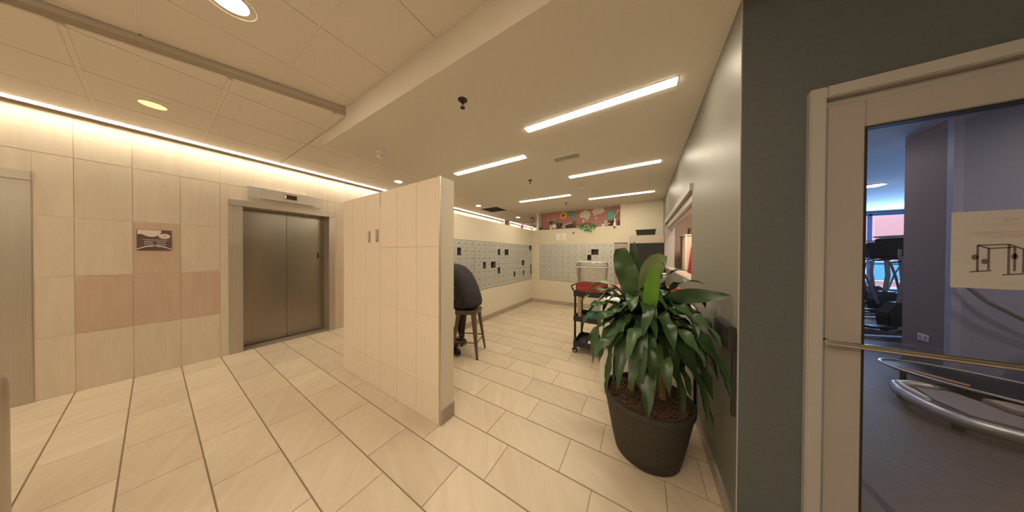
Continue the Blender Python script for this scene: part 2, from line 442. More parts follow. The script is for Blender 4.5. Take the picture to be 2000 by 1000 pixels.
# ---- service opening frame (trim) and shutter header
m = MB()
m.box(XG-.02, XG+.15, OY0, OY1, OZ1-.07, OZ1); m.box(XG-.02, XG+.15, OY1-.04, OY1, OZ0, OZ1-.07)
struct(m.build('window_1', 'door_frame'))
so = thing('roller_shutter', 'pale metal roller shutter box rolled up above the service window', 'shutter', (XG+.09, 4.12, 2.0))
MB().box(XG+.02, XG+.14, OY0+.02, OY1-.05, OZ1-.16, OZ1-.072).build('shutter_box', 'steel_light', so, bevel=.006)
MB().box(XG+.06, XG+.10, OY0+.02, OY1-.05, OZ1-.20, OZ1-.16).build('bottom_bar', 'steel', so)
struct(MB().box(XG-.004, XG+.134, OY0, OY1-.04, OZ0-.012, OZ0+.004).build('trim_4', 'base_tile'))
# room behind the service window
m = MB()
m.box(1.05, 1.11, 2.42, 6.5, 0, 2.9); m.box(XG+.13, 1.05, 2.42, 2.48, 0, 2.9); m.box(XG+.13, 1.05, 6.35, 6.41, 0, 2.9)
struct(m.build('wall_office', 'paint_peach'))
struct(MB().box(XG+.13, 1.11, 2.42, 6.41, 2.75, 2.85).build('ceiling_office', 'paint_ceiling'))

# ---- ceilings
slab = MB()
slab.box(-3.24, XG, 1.04, YM+.36, ZS, ZS+.33); slab.box(XG, 3.2, 1.04, YG+.1, ZS, ZS+.33)
struct(slab.build('ceiling', 'paint_ceiling'))
struct(MB().box(-5.35, 3.2, -3.7, 1.04, ZH+.03, ZH+.15).build('ceiling_lobby', 'ceil_joint'))
# beam line through (-3.173,-.448) and (-2.658,1.027)
bx, by = .515, 1.475
def beam_side(x, y): return (x+3.173)*by-(y+.448)*bx   # > 0: right of the beam
ca, cb, cc = by, -bx, 3.173*by-.448*bx
tiles_lo = []; tiles_hi = []
lo = MB()
poly = clip([(-5.35, -3.7), (3.2, -3.7), (3.2, 1.04), (-5.35, 1.04)], -ca, -cb, -cc)
lo.prism(poly, (0, 0, ZL+.012), (1, 0, 0), (0, 1, 0), (0, 0, .05))
lo.box(-5.35, -3.24, 1.04, 10.45, ZL+.012, ZL+.06); lo.box(-3.24, -2.5, YM+.36, 10.45, ZL+.012, ZL+.06)
lo.box(-2.5, 1.2, YM+.36, 10.45, ZL+.012, ZL+.06)
clo = struct(lo.build('ceiling_corridor', 'ceil_joint'))
chi = MB()
poly = clip([(-5.35, -3.7), (3.2, -3.7), (3.2, 1.04), (-5.35, 1.04)], ca, cb, cc)
chi.prism(poly, (0, 0, ZH+.012), (1, 0, 0), (0, 1, 0), (0, 0, .03))
chio = struct(chi.build('ceiling_coffer', 'ceil_joint'))
g = .004
for i in range(-3, 10):
    for j in range(-6, 16):
        x0 = -4.98+.62*i; x1 = x0+.62; y0 = -.29+.62*j; y1 = y0+.62
        p = [(x0+g, y0+.014), (x1-g, y0+.014), (x1-g, y1-.014), (x0+g, y1-.014)]
        p = clip(p, 1, 0, 4.885)
        if len(p) < 3: continue
        if abs(x0+4.36) < .1 and j == 9: continue      # the return air grille sits here
        if y0 > .9:
            q = clip(p, 0, 1, -1.045) if y0 < 1.0 else p
            q = clip(q, -1, 0, -3.25) if y0 < YM+.36 else q
            q = clip(q, 0, -1, 10.4)
            if len(q) > 2 and parea(q) > .004: pxy(q, ZL, ZL+.012).build('ceiling_tile', 'ceil_tile', clo)
            if y0 < 1.0:
                q = clip(clip(p, 0, -1, 1.035), -ca, -cb, -cc)
                if len(q) > 2 and parea(q) > .004: pxy(q, ZL, ZL+.012).build('ceiling_tile', 'ceil_tile', clo)
        else:
            q = clip(p, -ca, -cb, -cc+.02)
            if len(q) > 2 and parea(q) > .004: pxy(q, ZL, ZL+.012).build('ceiling_tile', 'ceil_tile', clo)
g = .002
for i in range(-1, 11):
    for j in range(-6, 3):
        x0 = -3.07+.603*i; x1 = x0+.603; y0 = -.04+.62*j; y1 = y0+.62
        p = [(x0+g, y0+.006), (x1-g, y0+.006), (x1-g, y1-.006), (x0+g, y1-.006)]
        p = clip(clip(clip(p, 0, -1, 1.04), ca, cb, cc-.01), 0, 1, 3.55)
        if len(p) > 2 and parea(p) > .004: pxy(p, ZH, ZH+.012).build('ceiling_tile', 'ceil_tile', chio)
# wide light cross bars of the low ceiling
m = MB()
for j in range(-5, 16):
    y = -.29+.62*j
    xr = -3.173+(y+.448)*bx/by if y < 1.04 else -3.25
    m.box(-4.885, xr-.01, y-.013, y+.013, ZL+.001, ZL+.0115)
    if y > 10: break
m.build('ceiling_bar', 'ceil_bar', clo, kind='stuff')
for j in range(-5, 2):
    y = -.04+.62*j
    xl = -3.173+(y+.448)*bx/by
    MB().box(xl+.02, 3.1, y-.0055, y+.0055, ZH+.001, ZH+.0115).build('ceiling_bar', 'ceil_tile', chio)
# beam face
d = Vector((bx, by, 0)).normalized(); nrm = Vector((d.y, -d.x, 0))
p0 = Vector((-3.173, -.448, 0))-d*3.6; p1 = Vector((-2.658, 1.027, 0))+d*.02
m = MB(); cmid = (p0+p1)/2
m.obox((cmid.x-nrm.x*.02, cmid.y-nrm.y*.02, (ZL+.005+ZH+.02)/2), (d, nrm, (0, 0, 1)), ((p1-p0).length/2, .02, (ZH+.015-ZL)/2))
struct(m.build('trim_5', 'beam'))
m = MB(); m.obox((cmid.x+nrm.x*.004, cmid.y+nrm.y*.004, ZH+.006), (d, nrm, (0, 0, 1)), ((p1-p0).length/2-.02, .004, .006))
struct(m.build('trim_6', 'ceil_joint'))
struct(MB().box(-3.262, -3.24, 1.04, YM+.3, ZS+.02, ZL).build('trim_7', 'paint_ceiling'))
# column closing the far strip gap
struct(MB().box(XE, XE+.10, 7.6, 7.98, 0, ZL).build('trim_8', 'wall_tile_brown'))

# ---- tiled partition
part = struct(MB().box(-3.215, -1.452, YP0+.003, YP1, 0, 2.10).build('wall_partition', 'part_grout'))
zz = [(0, .308), (.308, .915), (.915, 1.515), (1.515, 2.102)]
xx = [-3.22, -2.97, -2.67, -2.37, -2.065, -1.762, -1.46]
for (a, b) in zip(xx, xx[1:]):
    for (c, d_) in zz:
        MB().box(a+.001, b-.001, YP0, YP0+.01, c+.001, d_-.001).build('tile', 'part_tile', part, bevel=.0014)
MB().box(-1.457, -1.4475, YP0+.006, YP1, 0, 2.102).build('end_panel', 'paint_cream', part)
MB().box(-1.459, -1.445, YP0-.002, YP0+.007, 0, 2.104).build('corner_bead', 'steel_light', part)
MB().box(-1.4475, -1.4360, YP0+.012, YP1+.004, .004, .125).build('base_tile', 'base_tile', part, bevel=.003)
MB().box(-1.4475, -1.4340, YP0+.006, YP0+.012, 0, .13).box(-1.4475, -1.4340, YP0+.012, YP1+.004, .125, .13).build('base_trim', 'steel_light', part)
MB().box(-3.215, -1.452, YP1, YP1+.004, 0, 2.10).build('back_panel', 'paint_cream', part)
MB().box(-2.372, -2.366, YP0-.0012, YP0+.002, 1.95, 2.10).build('crack', 'dark_metal', part)

# ---- gym shell
struct(MB().box(1.12, 12, YG+.1, 13.1, -.12, .002).box(.5, 1.12, YG+.1, 2.4, -.02, .002).build('floor_gym', 'gym_floor'))
struct(MB().box(.5, 12, YG+.12, 13.1, 3.0, 3.1).build('ceiling_gym', 'gym_ceiling'))
m = MB().box(1.12, 1.18, 2.4, 13, 0, 3.0); struct(m.build('wall_gym_left', 'gym_wall'))
struct(MB().box(XG+.13, 1.18, 2.34, 2.4, 0, 3.0).build('wall_gym_corner', 'gym_wall'))
struct(MB().box(11.9, 12, YG+.12, 13, 0, 3.0).build('wall_gym_right', 'gym_wall'))
struct(MB().box(3.15, 12, YG, YG+.12, 0, 3.0).build('wall_gym_front', 'gym_wall'))
m = MB(); m.cur = 0; m.box(2.98, 11.9, 4.62, 5.14, 0, 3.0)
struct(m.build('wall_gym_block', 'gym_dark'))
struct(MB().box(3.0, 11.9, 4.61, 4.62, 0, 3.0).build('wall_gym_bay', 'gym_wall'))
struct(MB().box(2.97, 3.03, 4.60, 4.66, 0, 3.0).build('reflection_strip', mat('glass_reflection', (.42, .42, .50), .5)))  # pale strip standing in for a reflection in the door glass
struct(MB().box(2.97, 11.9, 4.58, 4.61, 0, .09).box(2.96, 2.98, 4.6, 5.14, 0, .09).build('baseboard_gym', 'black'))
# window wall Y=13
m = MB(); m.box(1.12, 5.2, 13, 13.1, 0, 3.0); m.box(10.2, 12, 13, 13.1, 0, 3.0); m.box(5.2, 10.2, 13, 13.1, 0, .25); m.box(5.2, 10.2, 13, 13.1, 2.92, 3.0)
struct(m.build('wall_gym_far', 'gym_wall'))
wf = MB()
for x in (5.2, 6.0, 6.85, 7.7, 8.55, 9.4, 10.14): wf.box(x, x+.07, 13.0, 13.08, .25, 2.92)
wf.box(5.2, 10.2, 13.0, 13.08, .25, .31); wf.box(5.2, 10.2, 13.0, 13.08, 1.15, 1.2); wf.box(5.2, 10.2, 13.0, 13.08, 2.86, 2.92)
win = struct(wf.build('window_2', mat('blue_mullion', (.05, .16, .35), .5)))
for k in range(6):
    x = 5.27+.86*k
    MB().box(x, x+.78, 13.03, 13.04, .31, 2.86).build('pane', 'glass', win)
# outside: pavement and the building across the street
struct(MB().box(-2, 40, 13.1, 40, -.3, -.15).build('pavement', 'pavement'))
fb = thing('building', 'pink facade of a building outside the gym windows', 'building', (12, 20, 0))
MB().box(2, 40, 20, 22, -.15, 9).build('wall', 'facade', fb)
for k in range(8):
    x = 6+2.2*k
    o = MB().box(x, x+1.2, 19.95, 20, .1, 1.2).build('window_frame', 'white', fb)
    MB().box(x+.06, x+1.14, 19.94, 19.95, .16, 1.14).build('pane', 'blue', o)
MB().box(2, 40, 19.85, 20, 1.35, 1.45).build('ledge', 'white', fb)

# ================================================================== ELEVATORS
def elevator(y0, y1, label, fl_, fr_):
    t = thing('elevator_door', label, 'elevator', (XE-.2, (y0+y1)/2, 0))
    # frame: faces flush with the wall, header, jamb returns
    m = MB(); m.box(XE-.26, XE+.012, y0-fl_, y0, 0, 2.135)
    m.build('jamb', 'steel', t, bevel=.004)
    m = MB(); m.box(XE-.26, XE+.012, y1, y1+fr_, 0, 2.135); m.build('jamb', 'steel', t, bevel=.004)
    m = MB(); m.box(XE-.26, XE+.02, y0-fl_, y1+fr_, 2.137, 2.225); m.build('header', 'steel', t, bevel=.004)
    mid = (y0+y1)/2
    for k, (a, b) in enumerate(((y0-.02, mid-.002), (mid+.002, y1+.02))):
        MB().box(XE-.27, XE-.24, a, b, .012, 2.137).build('door_panel', 'steel_door', t, bevel=.003)
    MB().box(XE-.272, XE-.243, mid-.002, mid+.002, .012, 2.137).build('door_seam', 'dark_hole', t)
    MB().box(XE-.27, XE-.0, y0, y1, -.004, .006).build('sill', 'steel', t)
    MB().box(XE-.268, XE-.238, y0, y1, .006, .012).build('sill_groove', 'dark_hole', t)
    return t
e1 = elevator(.68, 1.70, 'brushed steel elevator entrance with closed double doors beside the tiled partition', .13, .09)
e2 = elevator(-1.75, -.73, 'brushed steel elevator entrance cut off by the left edge of the photo', .12, .13)
struct(MB().box(-5.8, -5.33, -3.6, 10.4, 0, 3.1).build('wall_shaft', 'dark_hole'))
MB().box(XE-.24, XE-.238, 1.60, 1.625, 1.36, 1.46).build('keyhole_plate', 'dark_metal', e1)
# call lantern above the door
t = thing('floor_indicator', 'steel floor indicator panel above the elevator with a small dark display', 'indicator', (XE, 1.15, 2.27))
MB().box(XE, XE+.012, .73, 1.575, 2.275, 2.455).build('back_plate', 'steel_light', t, bevel=.002)
MB().box(XE+.012, XE+.05, .86, 1.475, 2.285, 2.445).build('housing', 'steel_light', t, bevel=.006)
o = MB().box(XE+.05, XE+.054, 1.105, 1.25, 2.335, 2.405).build('display', 'display', t)
MB().box(XE+.054, XE+.0555, 1.11, 1.122, 2.345, 2.395).build('digit', 'display_glow', o)
# wall sign
t = thing('wall_sign', 'plum and cream notice sign with a white circle, on the brown tile', 'sign', (XE, .01, 1.475))
x = XE+.002
MB().box(x, x+.010, -.098, .118, 1.478, 1.725).build('board', 'sign_dark', t, bevel=.002)
def yz(poly, xf, th=.0015): return MB().prism(poly, (xf, 0, 0), (0, 1, 0), (0, 0, 1), (th, 0, 0))
pl = [(-.094, 1.721), (.050, 1.721), (.052, 1.700), (.045, 1.68)]+[(.045-.139*k/10, 1.668-.028*math.sin(PI*min(1, k/8))-(.0 if k < 8 else 0)) for k in range(11)]
yz(pl, x+.010).build('cream_band', 'sign_light', t)
yz([(.072+.038*math.cos(a), 1.652+.031*math.sin(a)) for a in [2*PI*k/24 for k in range(24)]], x+.0115).build('white_circle', 'sign_light', t)
yz([(.072+.008*math.cos(a), 1.654+.007*math.sin(a)) for a in [2*PI*k/10 for k in range(10)]], x+.013).build('circle_mark', 'sign_mid', t)
for (a, b, z) in ((-.07, .105, 1.605), (-.05, .09, 1.597), (-.055, 0.0, 1.573), (.022, .082, 1.573), (-.055, 0, 1.548), (.022, .085, 1.545), (-.05, 0, 1.520), (.025, .08, 1.518)): MB().box(x+.010, x+.0115, a, b, z, z+(.006 if z > 1.59 else .014)).build('print_line', 'sign_mid', t)
arc = [(x+.016, -.098+.216*k/12, 1.492+.045*math.sin(PI*k/12)) for k in range(13)]
MB().tube(arc, .0035, 6).build('white_arc', 'white', t)

# ================================================================== LIGHTS (fixtures)
m = MB()
def strip(y0, y1, label):
    t = thing('cove_light', label, 'light', (XE+.05, (y0+y1)/2, ZL))
    MB().box(XE+.068, XE+.135, y0, y1, ZL-.002, ZL+.03).build('channel', 'steel_light', t)
    MB().box(XE+.078, XE+.131, y0+.003, y1-.003, ZL-.006, ZL-.002).build('diffuser', 'lamp_strip', t)
    MB().box(XE+.068, XE+.078, y0, y1, ZL-.016, ZL-.002).build('channel_lip', 'gym_grey', t)
strip(-3.4, 7.55, 'long warm linear cove light along the top of the elevator wall')
strip(8.0, 10.3, 'short far linear cove light seen beyond the dark gap above the mailboxes')
def linear(x0, x1, y, label):
    t = thing('linear_light', label, 'light', ((x0+x1)/2, y, ZS), 'linear ceiling lights in the mail room')
    MB().box(x0-.006, x1+.006, y-.046, y+.046, ZS-.003, ZS+.02).build('frame', 'steel_light', t)
    MB().box(x0, x1, y-.04, y+.04, ZS-.006, ZS-.003).build('diffuser', 'lamp_mail', t)
linear(-1.025, .213, 1.985, 'largest and nearest recessed linear ceiling light')
linear(-2.555, -1.317, 2.505, 'recessed linear ceiling light just right of the partition top')
linear(-1.03, .21, 3.555, 'middle linear ceiling light right of the air vent')
linear(-2.545, -1.325, 4.615, 'short-looking far linear ceiling light on the left, above the mailbox wall')
linear(-1.045, .207, 5.175, 'farthest linear ceiling light, in front of the pink niche')
def downlight(x, y, z, label, m='lamp_down', r=.085):
    t = thing('downlight', label, 'light', (x, y, z), 'round recessed downlights')
    MB().lathe([(r, .02), (r, 0), (r+.006, -.003), (r+.007, 0), (r+.006, .004)], (x, y, z), 32, cap=False).build('trim_ring', 'white', t, smooth=True)
    MB().lathe([(.001, .006), (r-.002, .003), (r-.002, .001), (.001, -.003)], (x, y, z), 32).build('lens', m, t, smooth=True)
downlight(-2.155, .245, ZH, 'large bright round downlight in the raised ceiling, cut by the top edge', r=.105)
downlight(-4.045, .005, ZL, 'dim yellow round downlight in the low ceiling near the elevators', 'lamp_dim', r=.10)
downlight(-4.12, 2.495, ZL, 'small round downlight just above the partition top')
downlight(-4.12, 4.93, ZL, 'small far round downlight left of the grey return grille')
downlight(-4.10, 7.25, ZL, 'tiny farthest round downlight beyond the grey return grille')
# added panel lights, unseen behind the camera, that brighten the lobby and partition
for k, (x, y) in enumerate(((-3.3, -2.0), (-1.3, -2.0), (.7, -2.0), (-.3, -.75))):
    zz0 = ZL if k == 0 else ZH
    t = thing('fill_panel', ('added fill panel behind the camera over the left elevator', 'added fill panel behind the camera in the middle of the lobby', 'added fill panel behind the camera on the right', 'added fill panel just behind and above the camera')[k], 'light', (x, y, zz0))
    MB().box(x-.62, x+.62, y-.32, y+.32, zz0-.006, zz0+.004).build('frame', 'white', t)
    MB().box(x-.60, x+.60, y-.30, y+.30, zz0-.010, zz0-.006).build('diffuser', 'lamp_fill_panel', t)
t = tag(MB().box(-3.895, -3.865, -.08, .09, ZL-.004, ZL+.001).build('slot_diffuser', 'white', bevel=.001), 'slim white slot beside the dim yellow downlight', 'vent')
t.data.transform(Matrix.Identity(4))

t = thing('office_light', 'ceiling light of the office behind the service window', 'light', (.80, 4.4, 2.75))
MB().box(.58, 1.02, 3.9, 4.9, 2.735, 2.75).build('frame', 'white', t); MB().box(.60, 1.0, 3.93, 4.87, 2.730, 2.735).build('diffuser', 'lamp_office', t)
# ================================================================== CEILING DEVICES
def sprinkler(x, y, z, label, mn='dark_metal', k=1.0):
    t = thing('sprinkler', label, 'sprinkler', (x, y, z), 'sprinkler heads')
    MB().lathe([(.036*k, 0), (.034*k, -.004), (.014*k, -.010)], (x, y, z), 20).build('escutcheon', mn, t, smooth=True)
    MB().cyl((x, y, z-.008), (x, y, z-.03*k), .009*k, .008*k).build('body', mn, t)
    MB().tube([(x-.008*k, y, z-.03*k), (x-.014*k, y, z-.042*k), (x, y, z-.058*k), (x+.014*k, y, z-.042*k), (x+.008*k, y, z-.03*k)], .0025, 6).build('yoke', mn, t)
    MB().lathe([(.018*k, 0), (.018*k, -.003)], (x, y, z-.058*k), 16).build('deflector', mn, t)
sprinkler(-1.285, 1.33, ZS, 'dark fire sprinkler head nearest the camera, in the smooth ceiling', k=1.1)
sprinkler(-1.66, 3.36, ZS, 'small dark sprinkler between the linear lights')
sprinkler(-1.62, 5.3, ZS, 'tiny far sprinkler in front of the pink niche')
t = thing('ceiling_speaker_horn', 'small off-white round detector under the smooth ceiling above the partition', 'detector', (-2.79, 1.47, ZS))
MB().lathe([(.055, 0), (.055, -.02), (.045, -.035), (.02, -.045)], (-2.79, 1.47, ZS), 24).build('base', 'white', t, smooth=True)
MB().lathe([(.03, -.045), (.036, -.07), (.025, -.09), (.004, -.095)], (-2.80, 1.46, ZS), 20).build('lens', 'white', t, smooth=True)
t = thing('smoke_detector', 'flat white disc detector on the mail room ceiling', 'detector', (-.98, 4.2, ZS))
MB().lathe([(.05, 0), (.048, -.02), (.03, -.03)], (-.98, 4.2, ZS), 24).build('disc', 'white', t, smooth=True)
t = thing('air_vent', 'rectangular slatted air vent between the linear lights', 'vent', (-.85, 2.81, ZS))
m = MB(); X0, X1, Y0, Y1 = -1.03, -.67, 2.735, 2.885
for b in ((X0, X1, Y0, Y0+.014), (X0, X1, Y1-.014, Y1), (X0, X0+.014, Y0+.014, Y1-.014), (X1-.014, X1, Y0+.014, Y1-.014)): m.box(b[0], b[1], b[2], b[3], ZS-.008, ZS)
m.build('frame', 'white', t)
MB().box(X0+.014, X1-.014, Y0+.014, Y1-.014, ZS-.001, ZS).build('opening', 'dark_hole', t)
for k in range(13):
    xx_ = X0+.03+k*.0255
    MB().obox((xx_, (Y0+Y1)/2, ZS-.005), ((1, 0, .8), (0, 1, 0), (-.8, 0, 1)), (.007, (Y1-Y0)/2-.014, .0012)).build('slat', 'white', t)
t = thing('return_grille', 'grey square return air grille in the low corridor ceiling', 'vent', (-4.06, 5.6, ZL))
MB().box(-4.35, -3.75, 5.305, 5.895, ZL+.004, ZL+.012).build('opening', 'dark_metal', t)
for k in range(10):
    MB().obox((-4.05, 5.34+k*.057, ZL+.002), ((1, 0, 0), (0, 1, .6), (0, -.6, 1)), (.295, .02, .002)).build('louver', 'gym_grey', t)

# ================================================================== PARTITION FITTINGS
t = tag(MB().box(-2.612, -2.57, YP0-.006, YP0, 1.575, 1.70).build('blank_plate', 'steel', bevel=.0015), 'narrow blank steel plate on the tiled partition', 'plate')
t = thing('call_station', 'steel elevator call panel with two dark buttons on the partition', 'call panel', (-2.42, YP0, 1.58))
MB().box(-2.452, -2.402, YP0-.007, YP0, 1.575, 1.71).build('plate', 'steel', t, bevel=.0015)
for z in (1.672, 1.622): MB().lathe([(.013, 0), (.013, .006), (.010, .008)], (0, 0, 0), 16).build('button', 'dark_metal', t).matrix_local = Matrix.Translation((-2.430+2.42, -.007, z-1.58)) @ Matrix.Rotation(R(90), 4, 'X')
MB().box(-2.440, -2.42, YP0-.008, YP0-.007, 1.59, 1.598).build('key_switch', 'dark_metal', t)
t = tag(MB().box(-1.50, -1.446, YP1+.004, YP1+.03, 1.03, 1.15).build('wall_switch_box', 'black', bevel=.004), 'small black box on the back edge of the partition', 'switch')

# ================================================================== GYM DOOR
dt = struct(MB().box(DX0, DX0+.046, YG-.025, YG+.13, 0, DZ).box(DX1-.046, DX1, YG-.025, YG+.13, 0, DZ).box(DX0+.046, DX1-.046, YG-.025, YG+.13, DZ-.05, DZ).box(DX0+.046, DX1-.046, YG+.01, YG+.13, DZ-.085, DZ-.05).build('door_frame_1', 'door_frame', bevel=.004))
dt.name = 'door_1'
L0, L1, LT = .684, 1.62, 2.090
m = MB(); YD0, YD1 = YG-.012, YG+.033
m.box(L0, L0+.098, YD0, YD1, .01, LT); m.box(L1-.098, L1, YD0, YD1, .01, LT); m.box(L0+.098, L1-.098, YD0, YD1, LT-.108, LT); m.box(L0+.098, L1-.098, YD0, YD1, .01, .2)
leaf = m.build('door_leaf', 'door_paint', dt, bevel=.003)
m = MB()
for b in ((L0+.098, L0+.106, .2, LT-.108), (L1-.106, L1-.098, .2, LT-.108)): m.box(b[0], b[1], YD0+.004, YD1-.004, b[2], b[3])
m.box(L0+.106, L1-.106, YD0+.004, YD1-.004, LT-.114, LT-.108); m.box(L0+.106, L1-.106, YD0+.004, YD1-.004, .2, .208)
m.build('glazing_bead', 'black', leaf)
MB().box(L0+.098, L1-.098, YG+.010, YG+.016, .2, LT-.108).build('pane', 'glass', leaf)
hb = MB().cyl((.672, YG-.055, 1.085), (1.60, YG-.055, 1.085), .0115, n=16).build('pull_bar', 'chrome', dt, smooth=True)
for xb in (.69, 1.58): MB().cyl((xb, YG-.055, 1.085), (xb, YD0, 1.085), .008).build('bar_mount', 'chrome', hb)
# poster on the glass
t = thing('gym_poster', 'letter size notice with a power rack drawing on the gym door glass', 'poster', (1.09, YG+.009, 1.34))
MB().box(.985, 1.200, YG+.0085, YG+.0095, 1.335, 1.612).build('sheet', 'poster', t)
YK = YG+.0075
m = MB()
def ln(a, b, wdt=.0028):
    (x0, z0), (x1, z1) = a, b
    dx, dz = x1-x0, z1-z0; L_ = math.hypot(dx, dz); ux, uz = -dz/L_*wdt/2, dx/L_*wdt/2
    m.prism([(x0+ux, z0+uz), (x1+ux, z1+uz), (x1-ux, z1-uz), (x0-ux, z0-uz)], (0, YK, 0), (1, 0, 0), (0, 0, 1), (0, .001, 0))
for a, b in (((1.035, 1.395), (1.035, 1.49)), ((1.055, 1.402), (1.055, 1.478)), ((1.035, 1.49), (1.09, 1.492)), ((1.055, 1.478), (1.10, 1.482)), ((1.09, 1.492), (1.115, 1.475)), ((1.10, 1.482), (1.10, 1.40)), ((1.09, 1.492), (1.09, 1.39)), ((1.115, 1.475), (1.115, 1.395)), ((1.022, 1.394), (1.06, 1.400)), ((1.08, 1.386), (1.122, 1.392)), ((1.035, 1.49), (1.055, 1.478))): ln(a, b, .0042)
for (cx, cz) in ((1.03, 1.447), (1.048, 1.432), (1.122, 1.44), (1.10, 1.45)):
    m.prism([(cx+.006*math.cos(a), cz+.010*math.sin(a)) for a in [2*PI*k/12 for k in range(12)]], (0, YK, 0), (1, 0, 0), (0, 0, 1), (0, .001, 0))
m.build('rack_drawing', 'ink', t)
for q in (((1.02, 1.535), (1.165, 1.537), .0045), ((1.035, 1.526), (1.15, 1.527), .0035), ((1.055, 1.519), (1.13, 1.519), .003), ((1.06, 1.563), (1.125, 1.563), .003), ((1.075, 1.353), (1.16, 1.353), .0022)):
    m = MB(); ln(*q); m.build('print_line', 'ink_light', t)
m = MB()
m.prism([(1.0925+.013*math.cos(a), 1.578+.007*math.sin(a)) for a in [2*PI*k/14 for k in range(14)]], (0, YK, 0), (1, 0, 0), (0, 0, 1), (0, .001, 0))
m.build('printed_emblem', 'ink_light', t)

# ================================================================== MAILBOXES
open_left = {0: {(1, 2): 'n'}, 1: {(1, 4): 'n', (3, 1): 'n', (3, 3): 'o', (4, 4): 'n'}, 2: {(1, 1): 'o', (5, 3): 'n'}, 3: {(0, 4): 'o', (3, 1): 'o', (5, 1): 'n', (4, 4): 'n', (5, 4): 'n'}}
open_end = {0: {}, 1: {}, 2: {(1, 1): 'o', (2, 0): 'n'}}
lock_cache = {}
def mailbox(origin, ux, nout, width, z0, z1, ncol, opens, label, rows=7):
    """origin: lower left corner of the face seen from the room; ux along the wall; nout into the room"""
    o = Vector(origin); ux = Vector(ux); no = Vector(nout); uz = Vector((0, 0, 1))
    c0 = o+ux*width/2
    t = thing('mailbox_unit', label, 'mailbox', (c0.x, c0.y, z0), 'wall mailbox units')
    H_ = z1-z0; e = .012
    def bx_(mb, a0, a1, b0, b1, d0, d1):
        c = o+ux*((a0+a1)/2)+uz*((b0+b1)/2)+no*((d0+d1)/2)
        mb.obox(c, (ux, uz, no), ((a1-a0)/2, (b1-b0)/2, (d1-d0)/2))
    cw = (width-2*e)/ncol; rh = (H_-2*e)/rows
    mb = MB(); bx_(mb, 0, width, 0, H_, -.19, -.185)
    for i in range(1, ncol): bx_(mb, e+cw*i-.002, e+cw*i+.002, e, H_-e, -.185, -.004)
    for j in range(1, rows): bx_(mb, e, width-e, e+rh*j-.002, e+rh*j+.002, -.185, -.004)
    mb.build('box_grid', 'box_body', t)
    mb = MB(); bx_(mb, 0, e, 0, H_, -.185, .006); bx_(mb, width-e, width, 0, H_, -.185, .006); bx_(mb, e, width-e, 0, e, -.185, .006); bx_(mb, e, width-e, H_-e, H_, -.185, .006)
    mb.build('frame', 'box_trim', t)
    key = (round(cw, 3), round(rh, 3), tuple(nout))
    def rel(mb_):  # mesh about its own lower left corner
        return mb_
    if key not in lock_cache:
        d = Vector((0, 0, 0))
        def local(boxes, mn, bev=0):
            mb = MB()
            for a0, a1, b0, b1, d0, d1 in boxes:
                c = ux*((a0+a1)/2)+uz*((b0+b1)/2)+no*((d0+d1)/2)
                mb.obox(c, (ux, uz, no), ((a1-a0)/2, (b1-b0)/2, (d1-d0)/2))
            ob = mb.build('x', mn, None, bevel=bev); me = ob.data; bpy.data.objects.remove(ob); return me
        lock_cache[key] = (local([(.001, cw-.001, .001, rh-.001, -.003, .003)], 'box_door', .0012),
                           local([(.002, cw*.45, .002, rh-.002, -.003, .003)], 'box_door', .0012),
                           local([(cw*.60, cw*.60+.024, rh*.50, rh*.50+.020, .003, .006)], 'black'),
                           local([(cw*.22, cw*.22+.012, rh*.44, rh*.44+.014, .003, .0045)], 'ink_light'))
    full, half, lock, plate = lock_cache[key]
    for i in range(ncol):
        for j in range(rows):
            st = opens.get((rows-1-j, i))
            if st == 'o': continue
            base = o+ux*(e+cw*i)+uz*(e+rh*j)
            d_ = bpy.data.objects.new('door', half if st == 'n' else full); C.objects.link(d_); d_.parent = t
            d_.location = base+Vector((0, 0, z0))*0-Vector(t.location)
            if st == 'n': continue
            for nm, me in (('lock', lock), ('label_plate', plate)):
                k = bpy.data.objects.new(nm, me); C.objects.link(k); k.parent = d_
    return t
lab = ['mailbox unit on the left wall, partly hidden by the seated person', 'silver mailbox unit on the left wall just right of the seated person, several doors open',
       'third silver mailbox unit on the left wall, one box open near its top', 'silver mailbox unit on the left wall nearest the room corner']
bnd = [2.43, 3.37, 4.31, 5.23, 6.03]
for k in range(4):
    # facing the left wall from the room, Y grows to the right
    mailbox((XM, bnd[k], MZ0), (0, 1, 0), (1, 0, 0), bnd[k+1]-bnd[k], MZ0, MZ1, 5, open_left[k], lab[k])
lab = ['narrow three-column mailbox unit on the end wall by the corner', 'four-column mailbox unit in the middle of the end wall', 'mailbox unit on the end wall with one dark open box, behind the clear bin']
for k, (a, b, n_) in enumerate(((-2.65, -2.09, 3), (-2.09, -1.355, 4), (-1.355, -.60, 4))):
    mailbox((a, YM, EZ0), (1, 0, 0), (0, -1, 0), b-a, EZ0, EZ1, n_, open_end[k], lab[k])
t = thing('parcel_locker', 'taupe parcel locker panel right of the end wall mailboxes', 'locker', (-.45, YM, EZ0))
MB().box(-.60, -.30, YM-.004, YM+.19, EZ0, EZ1-.02).build('body', 'base_tile', t)
for a, b in ((EZ0+.01, 1.03), (1.04, 1.38), (1.39, EZ1-.03)):
    d_ = MB().box(-.59, -.31, YM-.010, YM-.004, a, b).build('door', 'base_tile', t, bevel=.002)
    MB().box(-.35, -.33, YM-.014, YM-.010, (a+b)/2-.012, (a+b)/2+.012).build('lock', 'black', d_)
